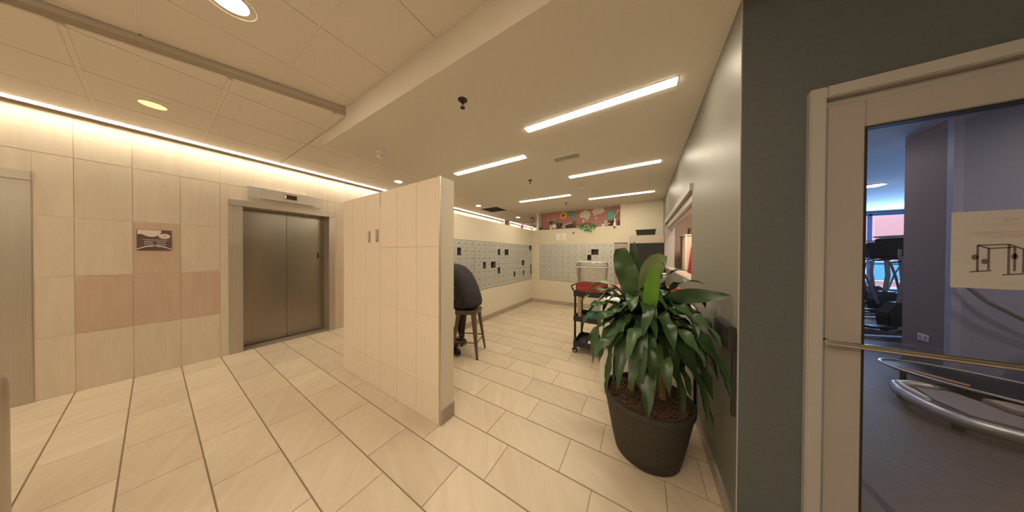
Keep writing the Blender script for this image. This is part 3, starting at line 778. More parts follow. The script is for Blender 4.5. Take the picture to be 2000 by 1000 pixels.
# notice on end wall
t = thing('notice', 'white paper notice taped on the end wall above the mailboxes', 'notice', (-1.98, YM, 1.86))
MB().box(-2.135, -1.845, YM-.003, YM-.001, 1.86, 2.055).build('sheet', 'paper', t)
for (a, b, z) in ((-2.03, -1.93, 2.01), (-2.02, -1.95, 1.985), (-2.07, -1.90, 1.955), (-2.02, -1.96, 1.94), (-2.08, -1.90, 1.905), (-2.06, -1.92, 1.89)): MB().box(a, b, YM-.004, YM-.003, z, z+.007).build('print_line', 'ink_light', t)

# ================================================================== NICHE DECORATIONS
YN = YM+.3      # pink wall face
def petals(cx, cz, r0, r1, n, y, th=.012, off=0):
    m = MB(); pts = []
    for k in range(n*4):
        a = 2*PI*k/(n*4)+off; r = r0+(r1-r0)*(.5+.5*math.cos(n*(a-off)))
        pts.append((cx+r*math.cos(a), cz+r*math.sin(a)))
    return m.prism(pts, (0, y, 0), (1, 0, 0), (0, 0, 1), (0, -th, 0))
def disc(cx, cz, r, y, th=.01, n=20): return MB().prism([(cx+r*math.cos(2*PI*k/n), cz+r*math.sin(2*PI*k/n)) for k in range(n)], (0, y, 0), (1, 0, 0), (0, 0, 1), (0, -th, 0))
def flower(name, label, cx, cz, r, n, pm, cm, y=YN-.002, k=.38, ring=None, cat='decoration'):
    t = thing(name, label, cat, (cx, y, cz))
    petals(cx, cz, r*.72, r, n, y).build('petals', pm, t)
    if ring: disc(cx, cz, r*.6, y-.012, .004).build('inner_ring', ring, t)
    disc(cx, cz, r*k, y-.016 if ring else y-.012, .01).build('centre', cm, t)
flower('sunflower', 'large yellow paper sunflower with brown centre on the pink niche wall', -2.02, 2.665-.05, .125, 16, 'yellow', 'brown', k=.3, ring='yellow')
flower('blue_flower', 'upper dark blue paper flower beside the sunflower', -1.82, 2.67, .075, 8, 'blue', 'cloud', k=.2)
flower('blue_flower', 'lower pale teal paper flower with a darker centre', -1.70, 2.585, .078, 8, 'turq', 'blue', k=.35)
def cloud(label, cx, cz, w_, h_, s):
    pts = []
    lobes = [(-.36, -.1, .16), (-.2, .15, .2), (.05, .28, .22), (.28, .12, .19), (.4, -.1, .15), (.2, -.25, .16), (-.05, -.28, .17), (-.28, -.25, .14)]
    n = 64
    for k in range(n):
        a = 2*PI*k/n; dx, dy = math.cos(a), math.sin(a); best = .2
        for (lx, ly, lr) in lobes:
            b = lx*dx+ly*dy; cdisc = b*b-(lx*lx+ly*ly-lr*lr)
            if cdisc > 0: best = max(best, b+math.sqrt(cdisc))
        pts.append((cx+best*dx*w_*s, cz+best*dy*h_*s))
    o = MB().prism(pts, (0, YN-.002, 0), (1, 0, 0), (0, 0, 1), (0, -.015, 0)).build('paper_cloud', 'cloud', None)
    o.data.transform(Matrix.Translation((-cx, -YN, -cz))); o.location = (cx, YN, cz)
    tag(o, label, 'decoration', 'paper clouds on the pink wall')
cloud('left paper cloud, between the blue flowers and the other cloud', -1.40, 2.595, .30, .24, 1)
cloud('upper right paper cloud tilted near the ceiling', -1.045, 2.665, .32, .22, 1)
drops = [(-1.435, 2.40, .036), (-1.345, 2.455, .036), (-1.29, 2.50, .026), (-1.13, 2.555, .03), (-1.09, 2.46, .024)]
lbl = ['lowest paper raindrop near the trailing silk plant', 'paper raindrop second from the left under the left cloud', 'thin paper raindrop rightmost under the left cloud', 'paper raindrop just under the right cloud', 'small pinkish paper raindrop below the right cloud']
for (cx, cz, r), lb in zip(drops, lbl):
    pts = [(r*math.cos(a)*(1 if math.sin(a) < 0 else 1-math.sin(a)**2*.9), r*(math.sin(a) if math.sin(a) < 0 else math.sin(a)*1.9)) for a in [2*PI*k/20 for k in range(20)]]
    o = MB().prism(pts, (0, 0, 0), (1, 0, 0), (0, 0, 1), (0, -.01, 0)).build('raindrop', 'cloud', None)
    o.location = (cx, YN-.002, cz); tag(o, lb, 'decoration', 'paper raindrops')
# watering can
t = thing('watering_can_cutout', 'turquoise paper watering can at the right end of the niche', 'decoration', (-.72, YN, 2.3))
yw = YN-.002
MB().prism([(-.805, 2.60), (-.625, 2.60), (-.675, 2.40), (-.795, 2.40)], (0, yw, 0), (1, 0, 0), (0, 0, 1), (0, -.02, 0)).build('body', 'turq', t)
MB().prism([(-.66, 2.46), (-.555, 2.61), (-.535, 2.60), (-.64, 2.43)], (0, yw, 0), (1, 0, 0), (0, 0, 1), (0, -.015, 0)).build('spout', 'cloud', t)
MB().prism([(-.585, 2.61), (-.525, 2.595), (-.50, 2.635), (-.57, 2.65)], (0, yw, 0), (1, 0, 0), (0, 0, 1), (0, -.015, 0)).build('rose', 'cloud', t)
MB().tube([(-.79+.165*k/10, yw-.012, 2.60+.085*math.sin(PI*k/10)) for k in range(11)], .009, 6).build('handle', 'turq', t)
# things standing on the ledge (z = ZT)
YL = YM+.16
def petal_obj(cx, cz, r, y, pm, cm): pass
t = thing('pansy_ornament', 'round dark and yellow pansy pick on the half wall corner', 'decoration', (-2.97, YM+.12, ZT))
MB().cyl((-2.97, YM+.12, ZT), (-2.97, YM+.12, 2.50), .006).build('stem', 'green_dull', t)
petals(-2.97, 2.56, .055, .075, 5, YM+.11).build('petals', 'brown', t); disc(-2.97, 2.545, .035, YM+.097).build('centre', 'yellow', t)
t = thing('pink_bird_ornament', 'small pink ornament on the half wall top in front of the cove light', 'decoration', (-3.0, 5.55, ZT))
MB().lathe([(.03, 0), (.045, .03), (.042, .10), (.025, .14), (.004, .16)], (-3.0, 5.55, ZT), 14, sx=.7).build('body', 'pinkobj', t, smooth=True)
MB().tube([(-3.0, 5.56, ZT+.12), (-2.99, 5.62, ZT+.16), (-2.98, 5.68, ZT+.16)], [.012, .01, .003], 6).build('tail', 'green_dull', t)
random.seed(5)
def tuft(name, label, cx, cy, z, n, hgt, spread, mn, pot=None, lw=.02, cat='plant', blossom=None, droop=0):
    t = thing(name, label, cat, (cx, cy, z))
    if pot: MB().lathe([(pot[0]*.8, 0), (pot[0], pot[1]*.6), (pot[0]*.75, pot[1]), (pot[0]*.6, pot[1]-.004)], (cx, cy, z), 18).build('vase', pot[2], t, smooth=True)
    zz_ = z+(pot[1] if pot else 0)
    for k in range(n):
        a = random.uniform(0, 2*PI); s_ = random.uniform(.4, 1)*spread; h_ = hgt*random.uniform(.6, 1)
        p0 = Vector((cx, cy, zz_-.01)); p2 = Vector((cx+math.cos(a)*s_, cy+math.sin(a)*s_*.6, zz_+h_-droop*random.random()))
        p1 = (p0+p2)/2+Vector((0, 0, h_*.35))
        mb = MB(); pts = [p0.lerp(p1, u).lerp(p1.lerp(p2, u), u) for u in (0, .25, .5, .75, 1)]
        side = Vector((math.sin(a), -math.cos(a), .3)).normalized(); vs = []; 
        for i, (p, wd) in enumerate(zip(pts, (.3, .8, 1, .8, .05))): vs += [p-side*lw*wd, p+side*lw*wd]
        mb._add(vs, [(2*i, 2*i+1, 2*i+3, 2*i+2) for i in range(4)])
        mb.build('leaf', mn, t)
        if blossom and k % 2 == 0:
            MB().sphere(p2+Vector((0, 0, .01)), blossom[0], 8, 5, (1, 1, .5)).build('blossom', blossom[1], t, smooth=True)
    return t
tuft('leafy_garland', 'dull green leafy garland at the corner of the ledge', -2.72, YL, ZT, 16, .12, .12, 'green_dull')
tuft('rose_pot', 'small red and brown posy right of the corner garland', -2.50, YL, ZT, 9, .06, .09, 'brown', None, .018, 'plant', (.025, 'pinkobj'))
tuft('flower_vase', 'white vase with peach flowers on the ledge', -2.36, YL, ZT, 14, .17, .13, 'green_dull', (.035, .15, 'white'), .012, 'plant', (.028, 'cloud'))
flower('white_daisy', 'white daisy ornament standing on the ledge right of the vase', -2.235, 2.285, .075, 9, 'white', 'cloud', y=YL-.06, k=.25)
tuft('silk_shrub', 'dusty green silk shrub behind the white daisy', -2.12, YL+.02, ZT, 20, .24, .13, 'green_dull', None, .022)
t = thing('dark_crate_ornament', 'dark wooden planter with a dark post in the middle of the ledge', 'planter', (-1.77, YL, ZT))
MB().prism([(-1.93, ZT), (-1.68, ZT), (-1.66, ZT+.13), (-1.93, ZT+.10)], (0, YL-.05, 0), (1, 0, 0), (0, 0, 1), (0, .1, 0)).build('crate', 'brown', t)
MB().box(-1.70, -1.645, YL-.03, YL+.02, ZT, ZT+.22).build('post', 'green_dull', t)
MB().obox((-1.81, YL, ZT+.145), ((1, 0, .22), (0, 1, 0), (-.22, 0, 1)), (.12, .05, .008)).build('lid', 'cloud', t)
t = tag(MB().tube([(-1.935+.028*math.cos(a), YL-.06, ZT+.065+.042*math.sin(a)) for a in [2*PI*k/16 for k in range(17)]], .009, 6).build('ring_ornament', 'cloud'), 'small oval ring ornament left of the dark planter', 'decoration')
t = thing('small_mug', 'small cream mug right of the dark post', 'mug', (-1.54, YL-.03, ZT))
MB().lathe([(.025, 0), (.03, .03), (.028, .075), (.022, .072)], (-1.54, YL-.03, ZT), 16).build('cup', 'cloud', t, smooth=True)
MB().tube([(-1.515, YL-.03, ZT+.02), (-1.49, YL-.03, ZT+.035), (-1.515, YL-.03, ZT+.055)], .004, 6).build('handle', 'cloud', t)
t = thing('hanging_twine_tag', 'small twine loop with a brown tag hanging over the ledge', 'decoration', (-1.64, YM-.01, 2.05))
MB().tube([(-1.66, YM+.03, ZT+.004), (-1.66, YM-.008, ZT), (-1.655, YM-.01, 2.07), (-1.62, YM-.01, 2.07), (-1.62, YM-.008, ZT), (-1.62, YM+.03, ZT+.004)], .004, 5).build('loop', 'cloud', t)
MB().box(-1.66, -1.615, YM-.014, YM-.006, 2.035, 2.07).build('tag', 'brown', t)
# trailing silk plant
t = thing('silk_ivy', 'bright green silk ivy spilling over the front of the ledge', 'plant', (-1.27, YM, ZT))
random.seed(11)
for k in range(64):
    u = random.random(); cx = -1.50+.48*u; drop = random.uniform(-.10, .20)*(1-.6*abs(u-.5)*2)
    cz = ZT+.05-drop if random.random() < .8 else ZT+.08
    cy = YM-.015-.06*random.random() if cz < ZT+.02 else YM+.02+random.uniform(-.06, .1)
    a = random.uniform(-.9, .9); l = random.uniform(.03, .05)
    c = Vector((cx, cy, cz)); tdir = Vector((math.sin(a), -.4*random.random(), -math.cos(a)*random.choice((1, .6, -.5)))).normalized(); sd = tdir.cross(Vector((0, 1, 0))).normalized()
    mb = MB(); mb._add([c, c+tdir*l*.4+sd*l*.55+Vector((0, -.008, 0)), c+tdir*l*1.2, c+tdir*l*.4-sd*l*.55+Vector((0, -.008, 0)), c+tdir*l*.5+Vector((0, .006, 0))], [(0, 1, 4), (1, 2, 4), (2, 3, 4), (3, 0, 4)])
    mb.build('leaf', 'green_fake', t)
MB().tube([(-1.50, YM+.05, ZT+.01), (-1.4, YM-.03, ZT+.01), (-1.3, YM-.035, 2.10), (-1.2, YM-.035, 2.12), (-1.08, YM-.03, ZT+.01), (-1.02, YM+.05, ZT+.01)], .004, 5).build('stem', 'green_dull', t)
t = thing('pink_toy_can', 'little pale pink watering can toy on the ledge', 'decoration', (-.88, YL, ZT))
MB().lathe([(.035, 0), (.038, .03), (.032, .075)], (-.89, YL-.04, ZT), 16).build('body', 'cloud', t, smooth=True)
MB().cyl((-.86, YL-.04, ZT+.03), (-.72, YL-.04, ZT+.09), .010, .014).build('spout', 'cloud', t)
MB().tube([(-.92, YL-.04, ZT+.06), (-.95, YL-.04, ZT+.09), (-.93, YL-.04, ZT+.11)], .006, 6).build('handle', 'cloud', t)
tag(MB().tube([(-.835+.025*math.cos(a), YL+.02, ZT+.13+.05*math.sin(a)) for a in [2*PI*k/16 for k in range(17)]], .011, 6).build('oval_ring', 'cloud'), 'upright cream oval ring under the turquoise can', 'decoration')
t = thing('brown_pots', 'dark brown pot under the turquoise can on the ledge', 'pot', (-.73, YL+.04, ZT))
MB().lathe([(.05, 0), (.07, .08), (.075, .16), (.06, .16)], (-.70, YL+.05, ZT), 18).build('body', 'brown', t, smooth=True)
t = thing('gnome_ornament', 'cream cone shaped figurine at the right of the ledge', 'figurine', (-.60, YM+.06, ZT))
MB().lathe([(.042, 0), (.04, .05), (.022, .10), (.016, .15), (.022, .17), (.012, .20)], (-.60, YM+.06, ZT), 16).build('body', 'cloud', t, smooth=True)
MB().lathe([(.03, 0), (.02, .012)], (-.60, YM+.06, ZT-.0), 12).build('base', 'brown', t)
tag(MB().lathe([(.03, 0), (.012, -.03)], (-.60, YM-.032, 2.165), 12).build('bracket', 'brown'), 'tiny brown hook under the cream figurine', 'hook')
tag(MB().box(-.545, -.48, YM+.08, YM+.24, ZT, ZT+.14).build('dark_box', 'brown', bevel=.004), 'dark box in the right end of the niche', 'box')

# ================================================================== FRIDGE, BIN ON TOP, COUNTER
t = thing('beverage_cooler', 'stainless and black cooler in the far right corner of the mail room', 'cooler', (.06, 5.7, 0))
FX0, FX1, FY0, FY1 = -.235, .395, 5.45, 5.98
MB().box(FX0, FX1, FY0+.04, FY1, .05, 1.87).build('cabinet', 'black', t, bevel=.006)
MB().box(FX0, FX1, FY0-.01, FY0+.04, 1.70, 1.875).build('canopy', 'steel', t, bevel=.008)
d_ = MB().box(FX0+.005, FX1-.005, FY0, FY0+.04, .18, 1.69).build('door', 'black', t, bevel=.004)
MB().cyl((FX0+.05, FY0-.03, .9), (FX0+.05, FY0-.03, 1.4), .010).build('handle', 'steel', d_)
MB().box(FX0+.01, FX1-.01, FY0+.02, FY0+.04, .05, .17).build('kick_grille', 'dark_metal', t)
t = thing('storage_bin', 'black lidless storage bin on top of the cooler', 'bin', (.09, 5.7, 1.875))
m = MB(); b0 = [(-.10, 5.52), (.24, 5.52), (.24, 5.86), (-.10, 5.86)]
m._add([(x*1.0, y, 1.876) for x, y in b0]+[(.07+(x-.07)*1.08, 5.69+(y-5.69)*1.08, 2.00) for x, y in b0]+[(.07+(x-.07)*1.03, 5.69+(y-5.69)*1.03, 2.00) for x, y in b0]+[(.07+(x-.07)*.96, 5.69+(y-5.69)*.96, 1.88) for x, y in b0],
       [(3, 2, 1, 0)]+[(i, (i+1) % 4, (i+1) % 4+4, i+4) for i in range(4)]+[(i+4, (i+1) % 4+4, (i+1) % 4+8, i+8) for i in range(4)]+[(i+8, (i+1) % 4+8, (i+1) % 4+12, i+12) for i in range(4)]+[(12, 13, 14, 15)])
m.build('tub', 'black', t)
MB().box(-.125, .265, 5.50, 5.51, 1.985, 2.003).build('rim', 'black', t)
t = thing('counter_cabinet', 'white low cabinet against the grey wall behind the potted plant', 'cabinet', (.02, 2.7, 0))
MB().box(-.37, .40, 2.44, 3.0, 0, .96).build('body', 'white', t, bevel=.004)
MB().box(-.385, .405, 2.42, 3.01, .96, .99).build('worktop', 'white', t, bevel=.004)
for a, b in ((-.36, .012), (.018, .39)):
    d_ = MB().box(a, b, 2.425, 2.44, .08, .94).build('door', 'white', t, bevel=.003)
    MB().box(b-.05 if a < 0 else a+.03, b-.035 if a < 0 else a+.045, 2.41, 2.425, .7, .82).build('handle', 'steel', d_)
t = thing('paper_stack', 'white papers fanned on the cabinet by the plant', 'papers', (.28, 2.6, .99))
for k in range(5):
    a = .5+k*.13; MB().obox((.27+.01*k, 2.62, .992+.0035*k), ((math.cos(a), math.sin(a), 0), (-math.sin(a), math.cos(a), 0), (0, 0, 1)), (.14, .108, .0015)).build('sheet', 'paper', t)
tag(MB().box(.05, .20, 2.70, 2.84, .99, 1.085).build('small_box', 'teal', bevel=.004), 'small teal box on the cabinet behind the leaves', 'box')
tag(MB().box(-.22, -.04, 2.68, 2.86, .99, 1.12).build('pink_carton', 'cloud', bevel=.004), 'pale pink carton on the cabinet behind the leaves', 'carton')
tuft('pink_posy', 'small cream and pink flower posy behind the top leaves', .14, 2.88, .99, 12, .14, .08, 'green_dull', (.03, .13, 'white'), .012, 'plant', (.024, 'cloud'))
tag(MB().box(.21, .36, 2.80, 2.95, .99, 1.10).build('red_carton', 'red', bevel=.004), 'red carton on the cabinet near the grey wall', 'carton')
# office behind the service window
t = thing('filing_cabinet', 'tall pale pink cabinet seen through the service window', 'cabinet', (.87, 5.5, 0))
MB().box(.705, 1.03, 5.2, 5.8, 0, 1.82).build('body', 'paint_peach', t, bevel=.01)
MB().box(.69, 1.04, 5.185, 5.81, 1.82, 1.84).build('top', 'white', t)
MB().box(.705, .725, 5.192, 5.2, .05, 1.82).build('door_edge', 'white', t)
t = thing('red_coat', 'dark red cloth hanging on the pale pink cabinet beyond the service window', 'cloth', (.84, 5.16, 1.0))
m = MB(); vs = []
for i in range(9):
    for j in range(8):
        vs.append((.745+.19*j/7+(.02*(4-i)*(j/7-.5)*-1 if i < 4 else 0), 5.165+.02*math.sin(j*1.6)*(.4+i/12), 1.60-.80*i/8))
m._add(vs, [(i*8+j, i*8+j+1, i*8+j+9, i*8+j+8) for i in range(8) for j in range(7)]); o = m.build('cloth', 'red', t, smooth=True)
md = o.modifiers.new('s', 'SOLIDIFY'); md.thickness = .012
MB().tube([(.84, 5.19, 1.66), (.84, 5.15, 1.66), (.84, 5.15, 1.60)], .006, 6).build('hook', 'dark_metal', t)
tag(MB().box(.78, .96, 5.3, 5.5, 1.842, 1.98).build('desk_object', 'brown', bevel=.01), 'brown box on top of the pale pink cabinet beyond the window', 'box')
tag(MB().lathe([(.02, 0), (.02, -.012)], (.66, 6.345, 1.3), 12).build('door_knob', 'brown'), 'tiny brown knob on the office back wall', 'knob')

# ================================================================== CART
CX0, CX1, CY0, CY1 = -.86, -.18, 3.20, 3.66
t = thing('utility_cart', 'black three-shelf utility cart on casters behind the plant', 'cart', ((CX0+CX1)/2, (CY0+CY1)/2, 0))
for x in (CX0+.02, CX1-.02):
    for y in (CY0+.02, CY1-.02):
        MB().cyl((x, y, .10), (x, y, .90), .016, n=10).build('post', 'black', t)
        c_ = MB().cyl((x, y-.012, .04), (x, y+.012, .04), .04, n=18).build('caster', 'dark_metal', t, smooth=True)
        MB().cyl((x, y-.014, .04), (x, y+.014, .04), .02, n=12).build('hub', 'steel_light', c_)
        MB().box(x-.02, x+.02, y-.018, y-.014, .04, .10).box(x-.02, x+.02, y+.014, y+.018, .04, .10).build('fork', 'dark_metal', c_)
for z in (.10, .47, .84):
    m = MB().box(CX0, CX1, CY0, CY1, z, z+.012)
    for b in ((CX0, CX1, CY0, CY0+.01), (CX0, CX1, CY1-.01, CY1), (CX0, CX0+.01, CY0+.01, CY1-.01), (CX1-.01, CX1, CY0+.01, CY1-.01)): m.box(b[0], b[1], b[2], b[3], z+.012, z+.075)
    m.build('shelf', 'black', t)
MB().tube([(CX0+.02, CY0+.02, .88), (CX0-.03, CY0+.02, .96), (CX0-.05, CY0+.06, .98), (CX0-.05, CY1-.06, .98), (CX0-.03, CY1-.02, .96), (CX0+.02, CY1-.02, .88)], .012, 8).build('handle', 'black', t)
t = thing('clear_bin', 'clear plastic bin with rounded lid standing on the cart', 'bin', (-.62, 3.42, .98))
def rrect(w_, h_, r, n=5):
    out = []
    for cx, cy, a0 in ((w_-r, h_-r, 0), (-w_+r, h_-r, 90), (-w_+r, -h_+r, 180), (w_-r, -h_+r, 270)):
        for k in range(n+1): a = R(a0+90*k/n); out.append((cx+r*math.cos(a), cy+r*math.sin(a)))
    return out
rr = rrect(.215, .17, .045)
m = MB(); ring = [[(-.64+x*s, 3.42+y*s, z) for x, y in rr] for s, z in ((.90, 1.03), (.97, 1.25), (1, 1.26), (1, 1.275), (.96, 1.32), (.88, 1.345))]
n_ = len(rr); vs = [p for r_ in ring for p in r_]
m._add(vs, [(i*n_+k, i*n_+(k+1) % n_, (i+1)*n_+(k+1) % n_, (i+1)*n_+k) for i in range(5) for k in range(n_)]+[tuple(range(5*n_, 6*n_))])
m.build('shell', 'acrylic', t, smooth=True)
for s, z in ((1, 1.267), (.89, 1.343)):
    pts = [(-.64+x*s, 3.42+y*s, z) for x, y in rr]; MB().tube(pts+[pts[0]], .0045, 5).build('rib', 'white', t)
m = MB(); b = (-.84, -.44, 3.25, 3.60)
m.box(b[0], b[1], b[2], b[3], .853, .86)
for q in ((b[0], b[1], b[2], b[2]+.008), (b[0], b[1], b[3]-.008, b[3]), (b[0], b[0]+.008, b[2], b[3]), (b[1]-.008, b[1], b[2], b[3])): m.box(q[0], q[1], q[2], q[3], .86, 1.02)
t = tag(m.box(b[0]-.01, b[1]+.01, b[2]-.01, b[2], 1.005, 1.025).build('red_bin', 'red'), 'red open bin under the clear bin on the cart', 'bin')
t = thing('cardboard_tube', 'tan cardboard tube leaning at the left end of the cart', 'tube', (-.79, 3.30, .485))
MB().cyl((-.785, 3.262, .484), (-.777, 3.245, .834), .028, n=14).build('tube', 'tan', t, smooth=True)
tag(MB().box(-.68, -.50, 3.26, 3.44, .484, .60).build('teal_carton', 'teal', bevel=.004), 'teal carton on the middle cart shelf', 'carton')
tag(MB().box(-.68, -.48, 3.45, 3.60, .484, .70).build('white_carton', 'white', bevel=.004), 'white carton at the back of the middle cart shelf', 'carton')
for k, (x, y, lb) in enumerate(((-.66, 3.28, 'crumpled white paper at the left of the bottom cart shelf'), (-.53, 3.30, 'crumpled white paper at the right of the bottom cart shelf'))):
    m = MB(); m.sphere((x, y, .15), .05, 9, 6, (1.2, 1, .7)); random.seed(k)
    m.v = [(a+random.uniform(-.012, .012), b_+random.uniform(-.012, .012), c+random.uniform(-.006, .008)) for a, b_, c in m.v]
    tag(m.build('crumpled_paper', 'paper'), lb, 'paper')
tag(MB().box(-.36, -.24, 3.26, 3.56, .113, .38).build('red_carton', 'red', bevel=.004), 'red carton on the bottom cart shelf', 'carton')
tag(MB().box(-.40, -.22, 3.26, 3.56, .853, 1.00).build('rose_carton', 'pinkobj', bevel=.004), 'rose pink carton on the cart top beside the red bin', 'carton')

# ================================================================== STOOL AND PERSON
stool = thing('metal_stool', 'brown metal bar stool with flared legs under the seated person', 'stool', (0, 0, 0))
SH = .655
for sx in (-1, 1):
    for sy in (-1, 1):
        m = MB(); a = Vector((sx*.135, sy*.135, SH-.02)); b = Vector((sx*.20, sy*.20, 0))
        vs = []
        for p, w_ in ((a, .042), (a.lerp(b, .35), .034), (a.lerp(b, .75), .024), (b, .017)):
            for dx, dy in ((0, 0), (-sx*w_*1.5, 0), (-sx*w_*1.5, -sy*.006), (-sx*.006, -sy*.006), (-sx*.006, -sy*w_*1.5), (0, -sy*w_*1.5)): vs.append(p+Vector((dx, dy, 0)))
        fs = [tuple(range(5, -1, -1)), tuple(range(18, 24))]
        for i in range(3):
            for k in range(6): fs.append((i*6+k, i*6+(k+1) % 6, (i+1)*6+(k+1) % 6, (i+1)*6+k))
        m._add(vs, fs); m.build('leg', 'stool_metal', stool)
        MB().lathe([(.014, .0), (.014, .012)], (b.x-sx*.01, b.y-sy*.01, 0), 10).build('foot', 'black', stool)
sr = rrect(.155, .155, .04)
m = MB(); m.prism(sr, (0, 0, SH-.012), (1, 0, 0), (0, 1, 0), (0, 0, .014)); m.build('seat', 'stool_metal', stool, bevel=.004)
m = MB()
for q in (((-.15, .15, -.152, -.146)), ((-.15, .15, .146, .152)), ((-.152, -.146, -.15, .15)), ((.146, .152, -.15, .15))): m.box(*q, SH-.055, SH-.012)
m.build('skirt', 'stool_metal', stool)
zf = .22; kf = .135+.065*(1-zf/SH)
for a, b in (((-kf, -kf), (kf, -kf)), ((kf, -kf), (kf, kf)), ((kf, kf), (-kf, kf)), ((-kf, kf), (-kf, -kf))):
    MB().cyl((a[0]*.97, a[1]*.97, zf), (b[0]*.97, b[1]*.97, zf), .009, n=8).build('footrest', 'stool_metal', stool)
stool.location = (-2.17, 2.39, 0); stool.rotation_euler.z = R(22)
# person: facing the mailbox wall (-X), bending forward
SX, SY = -2.17, 2.39
person = thing('person', 'person in charcoal top and dark jeans seated on the stool, bent forward', 'person', (SX, SY, 0))
def skinned(name, verts, edges, radii, mname, parent, root=0, sub=2):
    me = bpy.data.meshes.new(name); wl = world_loc(parent)
    me.from_pydata([tuple(Vector(v)-wl) for v in verts], edges, []); o = bpy.data.objects.new(name, me); C.objects.link(o); o.parent = parent
    me.materials.append(M[mname])
    md = o.modifiers.new('skin', 'SKIN')
    if not me.skin_vertices: 
        pass
    for i, r in enumerate(radii):
        rr_ = r if isinstance(r, tuple) else (r, r)
        me.skin_vertices[0].data[i].radius = rr_; me.skin_vertices[0].data[i].use_root = (i == root)
    md.use_smooth_shade = True
    s_ = o.modifiers.new('sub', 'SUBSURF'); s_.levels = sub; s_.render_levels = sub
    return o
def mesh_apply(o):
    dg = bpy.context.evaluated_depsgraph_get(); me = bpy.data.meshes.new_from_object(o.evaluated_get(dg))
    old = o.data; o.modifiers.clear(); o.data = me
    return o
hz = SH+.13
F = Vector((-1, .0, 0)); Rt = Vector((0, 1, 0)); U = Vector((0, 0, 1)); B = Vector((SX, SY, 0))
def P_(f, r, z): return B+F*f+Rt*r+U*z
def loft(secs, n=24, cap=True):
    """secs: centre, half width along Rt, half depth, depth axis"""
    mb = MB(); vs = []
    for (c, hw, hd_, ax) in secs:
        ax = Vector(ax).normalized()
        for k in range(n):
            a = 2*PI*k/n; ca_, sa_ = math.cos(a), math.sin(a)
            e = .82
            vs.append(c+Rt*hw*math.copysign(abs(ca_)**e, ca_)+ax*hd_*math.copysign(abs(sa_)**e, sa_))
    fs = [(i*n+k, i*n+(k+1) % n, (i+1)*n+(k+1) % n, (i+1)*n+k) for i in range(len(secs)-1) for k in range(n)]
    if cap: fs += [tuple(range(n-1, -1, -1)), tuple(range((len(secs)-1)*n, len(secs)*n))]
    mb._add(vs, fs); return mb
tor = [(P_(.02, 0, SH+.015), .185, .165, (1, 0, 0)), (P_(.00, 0, SH+.07), .205, .180, (1, 0, .05)), (P_(.00, 0, SH+.16), .195, .160, (1, 0, .15)),
       (P_(.04, 0, SH+.27), .185, .145, (1, 0, .35)), (P_(.10, 0, SH+.37), .195, .145, (.9, 0, .6)), (P_(.19, 0, SH+.47), .205, .140, (.75, 0, .9)),
       (P_(.29, 0, SH+.54), .195, .120, (.6, 0, 1)), (P_(.36, 0, SH+.575), .13, .085, (.5, 0, 1)), (P_(.40, 0, SH+.595), .07, .06, (.5, 0, 1))]
top_ = loft(tor).build('shirt', 'shirt', person, smooth=True)
md = top_.modifiers.new('sub', 'SUBSURF'); md.levels = 1; md.render_levels = 1
for s_ in (-1, 1):
    a0 = P_(.27, .185*s_, SH+.50); a1 = P_(.40, .24*s_, SH+.27); a2 = P_(.47, .22*s_, SH+.25)
    MB().tube([a0+U*.035-F*.02, a0, a0.lerp(a1, .5), a1, a2], [.05, .078, .068, .056, .05], 14).build('sleeve', 'shirt', person, smooth=True)
lv = [P_(.02, 0, SH+.075), P_(.05, .10, SH+.075), P_(.40, .17, SH+.05), P_(.34, .17, .30), P_(.30, .17, .09), P_(.05, -.10, SH+.075), P_(.40, -.13, SH+.05), P_(.22, -.15, .36), P_(.10, -.16, .09)]
le = [(0, 1), (1, 2), (2, 3), (3, 4), (0, 5), (5, 6), (6, 7), (7, 8)]
lr = [(.10, .085), .088, .068, .055, .048, .088, .068, .055, .048]
skinned('trousers', lv, le, lr, 'jeans', person)
for (f, r) in ((.30, .17), (.10, -.16)):
    m = MB(); vs = []
    c0 = P_(f, r, 0)
    prof = [(-.07, .030, .07), (-.03, .036, .10), (.04, .040, .085), (.12, .046, .06), (.18, .040, .045), (.205, .015, .03)]
    for (df, hw, h_) in prof:
        for k in range(8):
            a = 2*PI*k/8; vs.append(c0+F*df+Rt*(hw*math.cos(a))+U*(.012+max(0, h_*(.5+.5*math.sin(a)))))
    fs = [(i*8+k, i*8+(k+1) % 8, (i+1)*8+(k+1) % 8, (i+1)*8+k) for i in range(5) for k in range(8)]+[tuple(range(7, -1, -1)), tuple(range(40, 48))]
    m._add(vs, fs); sh = m.build('shoe', 'shoe', person, smooth=True)
    m = MB(); m.prism([(-.075, -.03), (.0, -.038), (.14, -.046), (.20, -.03), (.215, 0), (.20, .03), (.14, .046), (0, .038), (-.075, .03)], c0, F, Rt, U*.016); m.build('sole', 'sole', sh)
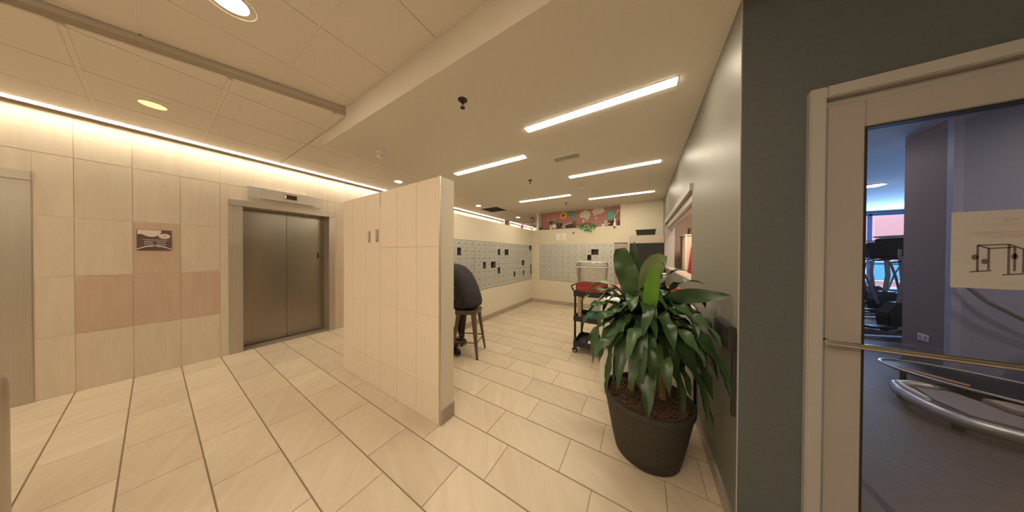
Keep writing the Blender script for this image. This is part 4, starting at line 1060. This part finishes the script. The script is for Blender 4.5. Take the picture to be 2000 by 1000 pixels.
# head
hd = P_(.50, 0, SH+.655)
m = MB(); m.sphere(hd, .095, 20, 14, (1.12, .82, 1.18)); head = m.build('head', 'skin', person, smooth=True)
m = MB(); m.tube([P_(.36, 0, SH+.57), P_(.46, 0, SH+.62)], [.06, .055], 14); m.build('neck', 'skin', person, smooth=True)
m = MB(); m.sphere(hd+Vector((.012, 0, .022)), .102, 20, 14, (1.1, .86, 1.12))
keep = [f for f in m.f if sum(m.v[i][0] for i in f)/len(f) > hd.x-.045 or sum(m.v[i][2] for i in f)/len(f) > hd.z+.055]
m.f = keep; m.mi = [0]*len(keep); m.build('hair', 'hair', person, smooth=True)
MB().prism([(0, 0), (-.024, -.04), (.004, -.045)], hd+F*.100+Rt*-.01, F*-1, U, Rt*.02).build('nose', 'skin', head)
for s in (-1, 1):
    MB().sphere(hd+F*.094+Rt*.033*s+U*.008, .011, 10, 6).build('eye', 'white', head, smooth=True)
    MB().sphere(hd+F*-.005+Rt*.080*s, .026, 10, 6, (.7, .35, 1.2)).build('ear', 'skin', head, smooth=True)
MB().obox(hd+F*.093+U*-.055, (F, Rt, U), (.004, .024, .005)).build('mouth', 'red', head)
for s in (-1, 1):
    w0 = P_(.46, .22*s, SH+.255); w1 = P_(.54, .10*s, SH+.20)
    fa = [w0+(w0-w1)*.05, w0.lerp(w1, .5), w1]
    dr = (w1-w0).normalized(); sd = dr.cross(U).normalized()*s
    vv = [w0, w0.lerp(w1, .6), w1, w1+dr*.045, w1+dr*.075]; ee = [(0, 1), (1, 2), (2, 3), (3, 4)]; rad = [(.045, .042), (.034, .030), (.026, .02), (.038, .015), (.036, .013)]
    skinned('forearm', vv, ee, rad, 'skin', person)
    for k in range(4):
        a = w1+dr*.08+sd*(-.028+.019*k); L_ = (.055, .072, .078, .068)[k]
        MB().tube([a, a+dr*L_*.5-U*.004, a+dr*L_*.8-U*.016, a+dr*L_*.9-U*.032], [.009, .0085, .008, .006], 8).build('finger', 'skin', person, smooth=True)
    a = w1+dr*.03-sd*.034
    MB().tube([a, a-sd*.02+dr*.02, a-sd*.028+dr*.045], [.011, .010, .007], 8).build('thumb', 'skin', person, smooth=True)

# ================================================================== POTTED PLANT
PX, PY = .037, 1.884
plant = thing('potted_corn_plant', 'big leafy corn plant in a dark round pot by the grey wall', 'plant', (PX, PY, 0))
prof = [(.196, 0), (.206, .008), (.232, .12), (.255, .25), (.272, .345), (.274, .375), (.286, .385), (.289, .418), (.286, .424), (.270, .424), (.266, .415), (.262, .36)]
MB().lathe(prof, (PX, PY, 0), 56, cap=False).build('pot', 'pot', plant, smooth=True)
MB().lathe([(.001, .002), (.2, .002)], (PX, PY, 0), 40, cap=False).build('pot_base', 'pot', plant)
m = MB(); random.seed(3); n = 40; vs = [(PX, PY, .385)]; fs = []
for i in range(1, 9):
    for k in range(n):
        a = 2*PI*k/n; r = .264*i/8; vs.append((PX+r*math.cos(a), PY+r*math.sin(a), .372+.012*random.random()+(.01 if i < 6 else 0)))
for k in range(n): fs.append((0, 1+k, 1+(k+1) % n))
for i in range(7):
    for k in range(n): fs.append((1+i*n+k, 1+i*n+(k+1) % n, 1+(i+1)*n+(k+1) % n, 1+(i+1)*n+k))
m._add(vs, fs); m.build('soil', 'soil', plant)
m = MB()
for k in range(700):
    a = random.uniform(0, 2*PI); r = .255*math.sqrt(random.random()); c = (PX+r*math.cos(a), PY+r*math.sin(a), .385+random.uniform(-.002, .012))
    v1 = Vector((random.uniform(-1, 1), random.uniform(-1, 1), random.uniform(-.4, .4))).normalized(); v2 = v1.cross(Vector((0, 0, 1))).normalized(); v3 = v1.cross(v2)
    m.obox(c, (v1, v2, v3), (random.uniform(.006, .018), random.uniform(.003, .007), .002))
m.build('bark_chips', 'bark', plant, kind='stuff')
canes = [((.02, -.07), (.015, -.06, .98), .021), ((-.10, .06), (-.085, .045, 1.06), .024), ((.10, .04), (.075, .035, .98), .022)]
for (bx_, top, r) in canes:
    b = Vector((PX+bx_[0], PY+bx_[1], .37)); tp = Vector((PX+top[0], PY+top[1], top[2]))
    pts = [b.lerp(tp, k/8)+Vector((.006*math.sin(k*1.7), .006*math.cos(k*2.1), 0)) for k in range(9)]
    MB().tube(pts, [r*(1.1-.35*k/8) for k in range(9)], 12).build('cane', 'cane', plant, smooth=True)
def leaf(pts, width, m='leaf', wav=1.0, seg=11, hint=None, cup=.28, ph=None, blunt=False):
    """pts: 3-4 control points (bezier), real metres"""
    pts = [Vector(p) for p in pts]
    if len(pts) == 3: pts = [pts[0], pts[0].lerp(pts[1], .67), pts[2].lerp(pts[1], .67), pts[2]]
    def bz(t): a = (1-t); return pts[0]*a**3+pts[1]*3*a*a*t+pts[2]*3*a*t*t+pts[3]*t**3
    ph = random.uniform(0, 6) if ph is None else ph
    vs = []; prev = None
    hint_ = Vector(hint) if hint is not None else Vector((0, 0, 1))
    for i in range(seg+1):
        t = i/seg; p = bz(t); tg = (bz(min(1, t+.03))-bz(max(0, t-.03))).normalized()
        sd = tg.cross(hint_)
        if sd.length < .15: sd = prev if prev else Vector((1, 0, 0))
        sd.normalize()
        if prev is not None:
            if sd.dot(prev) < 0: sd = -sd
            sd = (sd*.5+prev*.5).normalized()
        prev = sd; nr = sd.cross(tg).normalized()
        wd = width*.5*max(.03, (math.sin(PI*min(1, t**.85*.97+.03))**.62))*(1 if t < .97 else (.3 if not blunt else .75))
        if blunt and t > .5: wd = width*.5*(1-.55*((t-.5)/.5)**3)
        wd = max(wd, .010 if t < .1 else .001)
        for c, s_ in enumerate((-1, -.5, 0, .5, 1)):
            wv = wav*.5*wd*math.sin(t*17+ph+(1.7 if s_ > 0 else 0))*abs(s_)
            q = p+sd*wd*s_+nr*(abs(s_)*wd*cup+wv)
            q.x = min(q.x, XG-.006-.002*abs(s_)) if q.y > YG-.02 else q.x
            if 1.50 < q.y < 1.90 and .92 < q.z < 1.11: q.x = min(q.x, .374)
            vs.append(q)
    mb = MB(); fs = [(i*5+c, i*5+c+1, (i+1)*5+c+1, (i+1)*5+c) for i in range(seg) for c in range(4)]
    mb._add(vs, fs); mb.build('leaf', m, plant, smooth=True)
random.seed(21)
def rosette(cx, cy, z0, z1, n, lmin, lmax, up0, a0=0, avoid=None):
    for k in range(n):
        u = k/(n-1); a = a0+k*2.399+random.uniform(-.25, .25)
        L_ = random.uniform(lmin, lmax)*(1-.25*max(0, u-.7)/.3)
        el = R(up0+55*u**1.6+random.uniform(-10, 10))        # lower leaves leave flatter and hang
        z = z0+(z1-z0)*u; b = Vector((PX+cx, PY+cy, z)); h = Vector((math.cos(a), math.sin(a), 0))
        droop = (1-u)**1.1
        reach = L_*(.62+.15*random.random())
        p1 = b+h*L_*.30*math.cos(el)+Vector((0, 0, L_*.36*math.sin(el)+.03))
        p2 = b+h*reach*.80+Vector((0, 0, L_*(.30*math.sin(el)+.05-.25*droop)))
        p3 = b+h*reach*.98+Vector((0, 0, L_*(.22*math.sin(el)-.62*droop-.10+random.uniform(-.08, .08))))
        for p in (p1, p2, p3):
            if p.x > XG-.02: p.x = XG-.02-random.random()*.02
        leaf([b, p1, p2, p3], random.uniform(.075, .10), 'leaf')
rosette(.015, -.06, .74, .98, 28, .42, .60, 22)
rosette(-.085, .045, .82, 1.08, 30, .42, .60, 26, 1.1)
rosette(.075, .035, .80, 1.02, 30, .44, .62, 24, 2.0)
# individually posed leaves read off the photograph
TC = Vector((PX-.03, PY-.02, 1.04)); V = Vector
leaf([V((-.03, 1.90, 1.05)), V((-.06, 1.87, 1.22)), V((-.12, 1.86, 1.36)), V((-.145, 1.86, 1.50))], .150, 'leaf', .6, hint=(0, -1, .2), cup=.2, blunt=True)
leaf([V((-.02, 1.91, 1.05)), V((.00, 1.92, 1.20)), V((-.06, 1.92, 1.40)), V((-.05, 1.93, 1.555))], .085, 'leaf', .4, hint=(0, -1, .2))
leaf([V((.03, 1.88, 1.02)), V((.03, 1.86, 1.22)), V((.045, 1.86, 1.47)), V((.15, 1.82, 1.41))], .135, 'leaf_pale', .4, hint=(.2, -1, .1), cup=.3, blunt=True)
leaf([V((.035, 1.80, .96)), V((.05, 1.74, 1.12)), V((.06, 1.72, 1.25)), V((.07, 1.71, 1.36))], .088, 'leaf_bright', .3, hint=(0, -1, .1), cup=.18, blunt=True)
leaf([V((.08, 1.88, 1.03)), V((.16, 1.87, 1.22)), V((.24, 1.80, 1.32)), V((.33, 1.75, 1.27))], .07)
leaf([V((.10, 1.86, 1.05)), V((.20, 1.84, 1.22)), V((.33, 1.70, 1.19)), V((.408, 1.585, 1.235))], .095, 'leaf', .5, cup=.12, hint=(.2, -1, .35))
leaf([V((.10, 1.84, .98)), V((.22, 1.78, 1.12)), V((.33, 1.66, 1.08)), V((.37, 1.58, .96))], .075)
leaf([V((.10, 1.80, .93)), V((.24, 1.72, 1.10)), V((.36, 1.60, .95)), V((.405, 1.535, .70))], .085)
leaf([V((.10, 1.80, .90)), V((.26, 1.76, 1.04)), V((.385, 1.68, .92)), V((.395, 1.60, .76))], .080)
leaf([V((.06, 1.78, .92)), V((.15, 1.66, 1.06)), V((.26, 1.56, .90)), V((.31, 1.52, .56))], .095)
leaf([V((.05, 1.77, .90)), V((.12, 1.64, 1.0)), V((.19, 1.57, .78)), V((.21, 1.56, .52))], .09)
leaf([V((.00, 1.76, .90)), V((-.01, 1.62, 1.02)), V((-.01, 1.54, .80)), V((.00, 1.56, .60))], .09)
leaf([V((.03, 1.77, .90)), V((.04, 1.63, .98)), V((.06, 1.56, .75)), V((.09, 1.58, .60))], .085)
leaf([V((-.06, 1.80, .92)), V((-.13, 1.66, 1.06)), V((-.19, 1.60, .84)), V((-.20, 1.62, .52))], .09)
leaf([V((-.10, 1.82, .98)), V((-.24, 1.70, 1.12)), V((-.31, 1.66, .90)), V((-.30, 1.68, .58))], .085)
leaf([V((-.10, 1.88, 1.0)), V((-.26, 1.80, 1.18)), V((-.38, 1.75, 1.02)), V((-.40, 1.76, .84))], .085)
leaf([V((-.10, 1.90, 1.04)), V((-.22, 1.86, 1.25)), V((-.34, 1.85, 1.18)), V((-.42, 1.84, 1.06))], .075, 'leaf_pale')
leaf([V((-.09, 1.92, 1.06)), V((-.20, 1.90, 1.30)), V((-.36, 1.90, 1.26)), V((-.46, 1.92, 1.0))], .080, 'leaf_bright', .5)
leaf([V((.06, 1.95, 1.02)), V((.12, 1.98, 1.30)), V((.20, 1.98, 1.36)), V((.30, 1.96, 1.34))], .06)

# ================================================================== WALL BOX, LEFT BIN
t = thing('wall_dispenser', 'black box mounted on the grey wall behind the plant leaves', 'wall box', (XG, 1.72, .92))
MB().box(.383, XG, 1.535, 1.77, .955, 1.078).build('housing', 'black', t, bevel=.005)
MB().box(.40, XG, 1.77, 1.86, .95, 1.045).build('side_block', 'black', t, bevel=.003)
MB().box(.386, .392, 1.528, 1.536, .97, 1.06).build('latch', 'dark_metal', t)
MB().box(.405, XG, 1.535, 1.56, .62, .955).build('stem', 'dark_metal', t)
t = thing('steel_bin', 'rounded steel bin cut off at the left edge of the photo', 'bin', (-2.66, -.47, 0))
bc = (-2.64, -.52, 0)
MB().lathe([(.155, 0), (.155, .80), (.15, .84), (.13, .872), (.09, .89), (.06, .893)], bc, 40).build('body', 'steel', t, smooth=True)
MB().lathe([(.158, 0), (.158, .05)], bc, 40).build('base_ring', 'black', t)
MB().lathe([(.06, .893), (.055, .900), (.03, .902)], bc, 30).build('lid_opening', 'dark_hole', t)

# ================================================================== GYM CONTENT
def glight(x, y, lb):
    t = thing('gym_downlight', lb, 'light', (x, y, 3.0), 'gym ceiling lights')
    MB().lathe([(.15, .0), (.16, -.008), (.13, -.010)], (x, y, 3.0), 28).build('ring', 'white', t, smooth=True)
    MB().lathe([(.13, -.010), (.10, -.02), (.01, -.024)], (x, y, 3.0), 28).build('lens', 'lamp_gym', t, smooth=True)
glight(4.35, 8.17, 'nearer round gym ceiling light seen through the glass door')
glight(6.52, 11.5, 'farther round gym ceiling light seen through the glass door')
glight(2.3, 2.6, 'added gym fill light, unseen above the door'); glight(4.4, 2.6, 'added gym fill light, unseen to the right of the door'); glight(4.4, 3.9, 'added gym fill light, unseen in front of the gym block')  # unseen lights, here and on the next line, added to brighten the gym
glight(2.2, 6.0, 'added gym fill light, unseen behind the door stile')
def elliptical(x, y, rz, lb):
    t = thing('elliptical_trainer', lb, 'exercise machine', (0, 0, 0), 'elliptical trainers in the gym')
    MB().box(-.28, .28, -.75, -.68, 0, .07).box(-.28, .28, .68, .75, 0, .07).box(-.05, .05, -.7, .7, .03, .10).build('base', 'gym_grey', t, bevel=.01)
    m = MB(); m.prism([(-.7, .1), (-.15, .1), (-.1, .42), (-.28, .62), (-.5, .62), (-.68, .4)], (-.09, 0, 0), (0, 1, 0), (0, 0, 1), (.18, 0, 0)); m.build('flywheel_housing', 'black', t, bevel=.02)
    MB().tube([(0, -.35, .5), (0, -.42, 1.0), (0, -.38, 1.45)], .035, 10).build('mast', 'gym_grey', t, smooth=True)
    o = MB().obox((0, -.36, 1.58), ((1, 0, 0), (0, .35, 1), (0, -1, .35)), (.24, .20, .035)).build('console', 'black', t, bevel=.012)
    MB().obox((0, -.32, 1.59), ((1, 0, 0), (0, .35, 1), (0, -1, .35)), (.19, .14, .005)).build('screen', 'dark_metal', o)
    MB().obox((0, -.33, 1.80), ((1, 0, 0), (0, 1, .1), (0, -.1, 1)), (.25, .07, .012)).build('top_tray', 'gym_grey', t, bevel=.005)
    for s in (-1, 1):
        MB().tube([(s*.24, -.35, .55), (s*.27, -.22, 1.0), (s*.30, -.10, 1.25), (s*.26, -.02, 1.45), (s*.24, -.05, 1.56)], .018, 8).build('handle_arm', 'gym_grey', t, smooth=True)
        MB().tube([(s*.20, -.45, .35), (s*.20, .05, .22+.1*s), (s*.20, .6, .2)], .025, 8).build('pedal_rail', 'gym_grey', t, smooth=True)
        MB().box(s*.20-.08, s*.20+.08, -.0, .36, .27+.07*s, .31+.07*s).build('pedal', 'black', t, bevel=.01)
        MB().tube([(s*.12, -.38, 1.40), (s*.2, -.2, 1.36), (s*.12, -.08, 1.34)], .015, 8).build('fixed_handle', 'black', t, smooth=True)
    t.location = (x, y, 0); t.rotation_euler.z = rz; return t
elliptical(3.62, 6.74, R(112), 'nearest dark elliptical trainer seen through the left of the door glass')
elliptical(4.55, 8.7, R(112), 'second elliptical trainer behind the nearest one')
elliptical(5.9, 10.6, R(-62), 'third elliptical trainer near the gym windows')
# low stepper frame
t = thing('stepper_base', 'grey tubular exercise machine base with tan foot plates on the gym floor', 'exercise machine', (2.5, 3.6, 0))
MB().tube([(2.62, 4.10, .10), (2.42, 4.06, .11), (2.28, 3.98, .11), (2.22, 3.84, .10), (2.21, 3.66, .10), (2.22, 3.50, .10), (2.27, 3.40, .10), (2.40, 3.335, .10), (2.60, 3.28, .10), (2.95, 3.22, .10), (3.3, 3.2, .10)], .045, 12).build('front_tube', 'steel_light', t, smooth=True)
MB().tube([(2.275, 3.96, .155), (2.245, 3.84, .155), (2.235, 3.62, .155)], .018, 10).build('highlight_rail', 'white', t, smooth=True)
m = MB(); m.prism([(2.36, 3.98), (2.30, 3.7), (2.34, 3.48), (2.55, 3.40), (2.75, 3.36), (2.7, 3.75), (2.62, 4.02)], (0, 0, .06), (1, 0, 0), (0, 1, 0), (0, 0, .07)); m.build('cover', 'gym_grey', t, bevel=.02)
MB().obox((2.86, 3.80, .15), ((.95, .1, 0), (-.1, .95, 0), (0, 0, 1)), (.20, .09, .018)).build('foot_plate', 'gym_pad', t, bevel=.006)
MB().obox((2.92, 3.56, .17), ((.95, .1, 0), (-.1, .95, 0), (0, 0, 1)), (.25, .09, .018)).build('foot_plate', 'gym_pad', t, bevel=.006)
MB().box(2.6, 3.3, 3.46, 3.92, .05, .12).build('deck', 'gym_grey', t, bevel=.01)
for (x, y) in ((2.3, 3.95), (2.27, 3.45), (3.2, 3.5), (3.2, 3.85)): MB().cyl((x, y, 0), (x, y, .08), .03).build('foot', 'black', t)
t = thing('oval_platform', 'dark oval platform with a pale rim behind the stepper base', 'exercise machine', (2.95, 4.1, 0))
dx, dy = .81, -.58; cx, cy = 2.98, 4.17
def ov(s, z): return [(cx+dx*.62*s*math.cos(a)-dy*.36*s*math.sin(a), cy+dy*.62*s*math.cos(a)+dx*.36*s*math.sin(a), z) for a in [2*PI*k/40 for k in range(40)]]
m = MB(); o1 = ov(.96, 0); m.prism([(p[0], p[1]) for p in o1], (0, 0, .17), (1, 0, 0), (0, 1, 0), (0, 0, .02)); m.build('mat', 'black', t)
p_ = ov(1, .195); MB().tube(p_+[p_[0]], .012, 8).build('rim', 'steel_light', t, smooth=True)
m = MB(); q = [cx+dx*-.45, cy+dy*-.45]
m.prism([(2.50, 4.36), (2.60, 4.19), (2.72, 4.06), (2.76, 4.10), (2.62, 4.26)], (0, 0, .191), (1, 0, 0), (0, 1, 0), (0, 0, .004)); m.build('orange_panel', 'gym_orange', t)
for a in (30, 110, 200, 290):
    x = cx+dx*.5*math.cos(R(a))-dy*.28*math.sin(R(a)); y = cy+dy*.5*math.cos(R(a))+dx*.28*math.sin(R(a)); MB().cyl((x, y, 0), (x, y, .175), .02).build('leg', 'black', t)
tag(MB().tube([(2.90, 4.45, 1.26), (2.97, 4.45, 1.13), (3.07, 4.45, .985), (3.25, 4.45, .83), (3.5, 4.45, .70), (3.9, 4.45, .62)], .022, 10).build('curved_grab_bar', 'steel_light', smooth=True), 'curved silver tube in front of the blue-grey gym wall', 'tube')
t = thing('wall_outlet', 'small white outlet on the dark gym wall face', 'outlet', (2.98, 4.88, .44))
MB().box(2.972, 2.98, 4.82, 4.94, .41, .49).build('plate', 'white', t, bevel=.002)
for y in (4.85, 4.91): MB().box(2.970, 2.972, y-.012, y+.012, .43, .47).build('socket', 'ink_light', t)
random.seed(4)
for k, (x, lb) in enumerate(((3.45, 'small white dumbbell by the blue-grey gym wall, left of the pair'), (3.75, 'white kettlebell shaped weight at the right edge by the gym wall'))):
    t = thing('dumbbell', lb, 'dumbbell', (x, 4.4, 0))
    z = .45
    MB().cyl((x-.09, 4.5, z), (x-.05, 4.5, z), .045, n=16).build('weight', 'white', t); MB().cyl((x+.05, 4.5, z), (x+.09, 4.5, z), .045, n=16).build('weight', 'white', t)
    MB().cyl((x-.05, 4.5, z), (x+.05, 4.5, z), .014).build('grip', 'steel_light', t)
t = thing('weight_rack', 'dark low weight shelf by the blue-grey gym wall', 'rack', (3.6, 4.42, 0))
MB().box(3.35, 4.3, 4.42, 4.57, .38, .405).build('shelf', 'black', t)
for x in (3.62, 4.28): MB().box(x-.02, x+.02, 4.45, 4.57, 0, .38).build('upright', 'black', t)
bpy.context.view_layer.update()
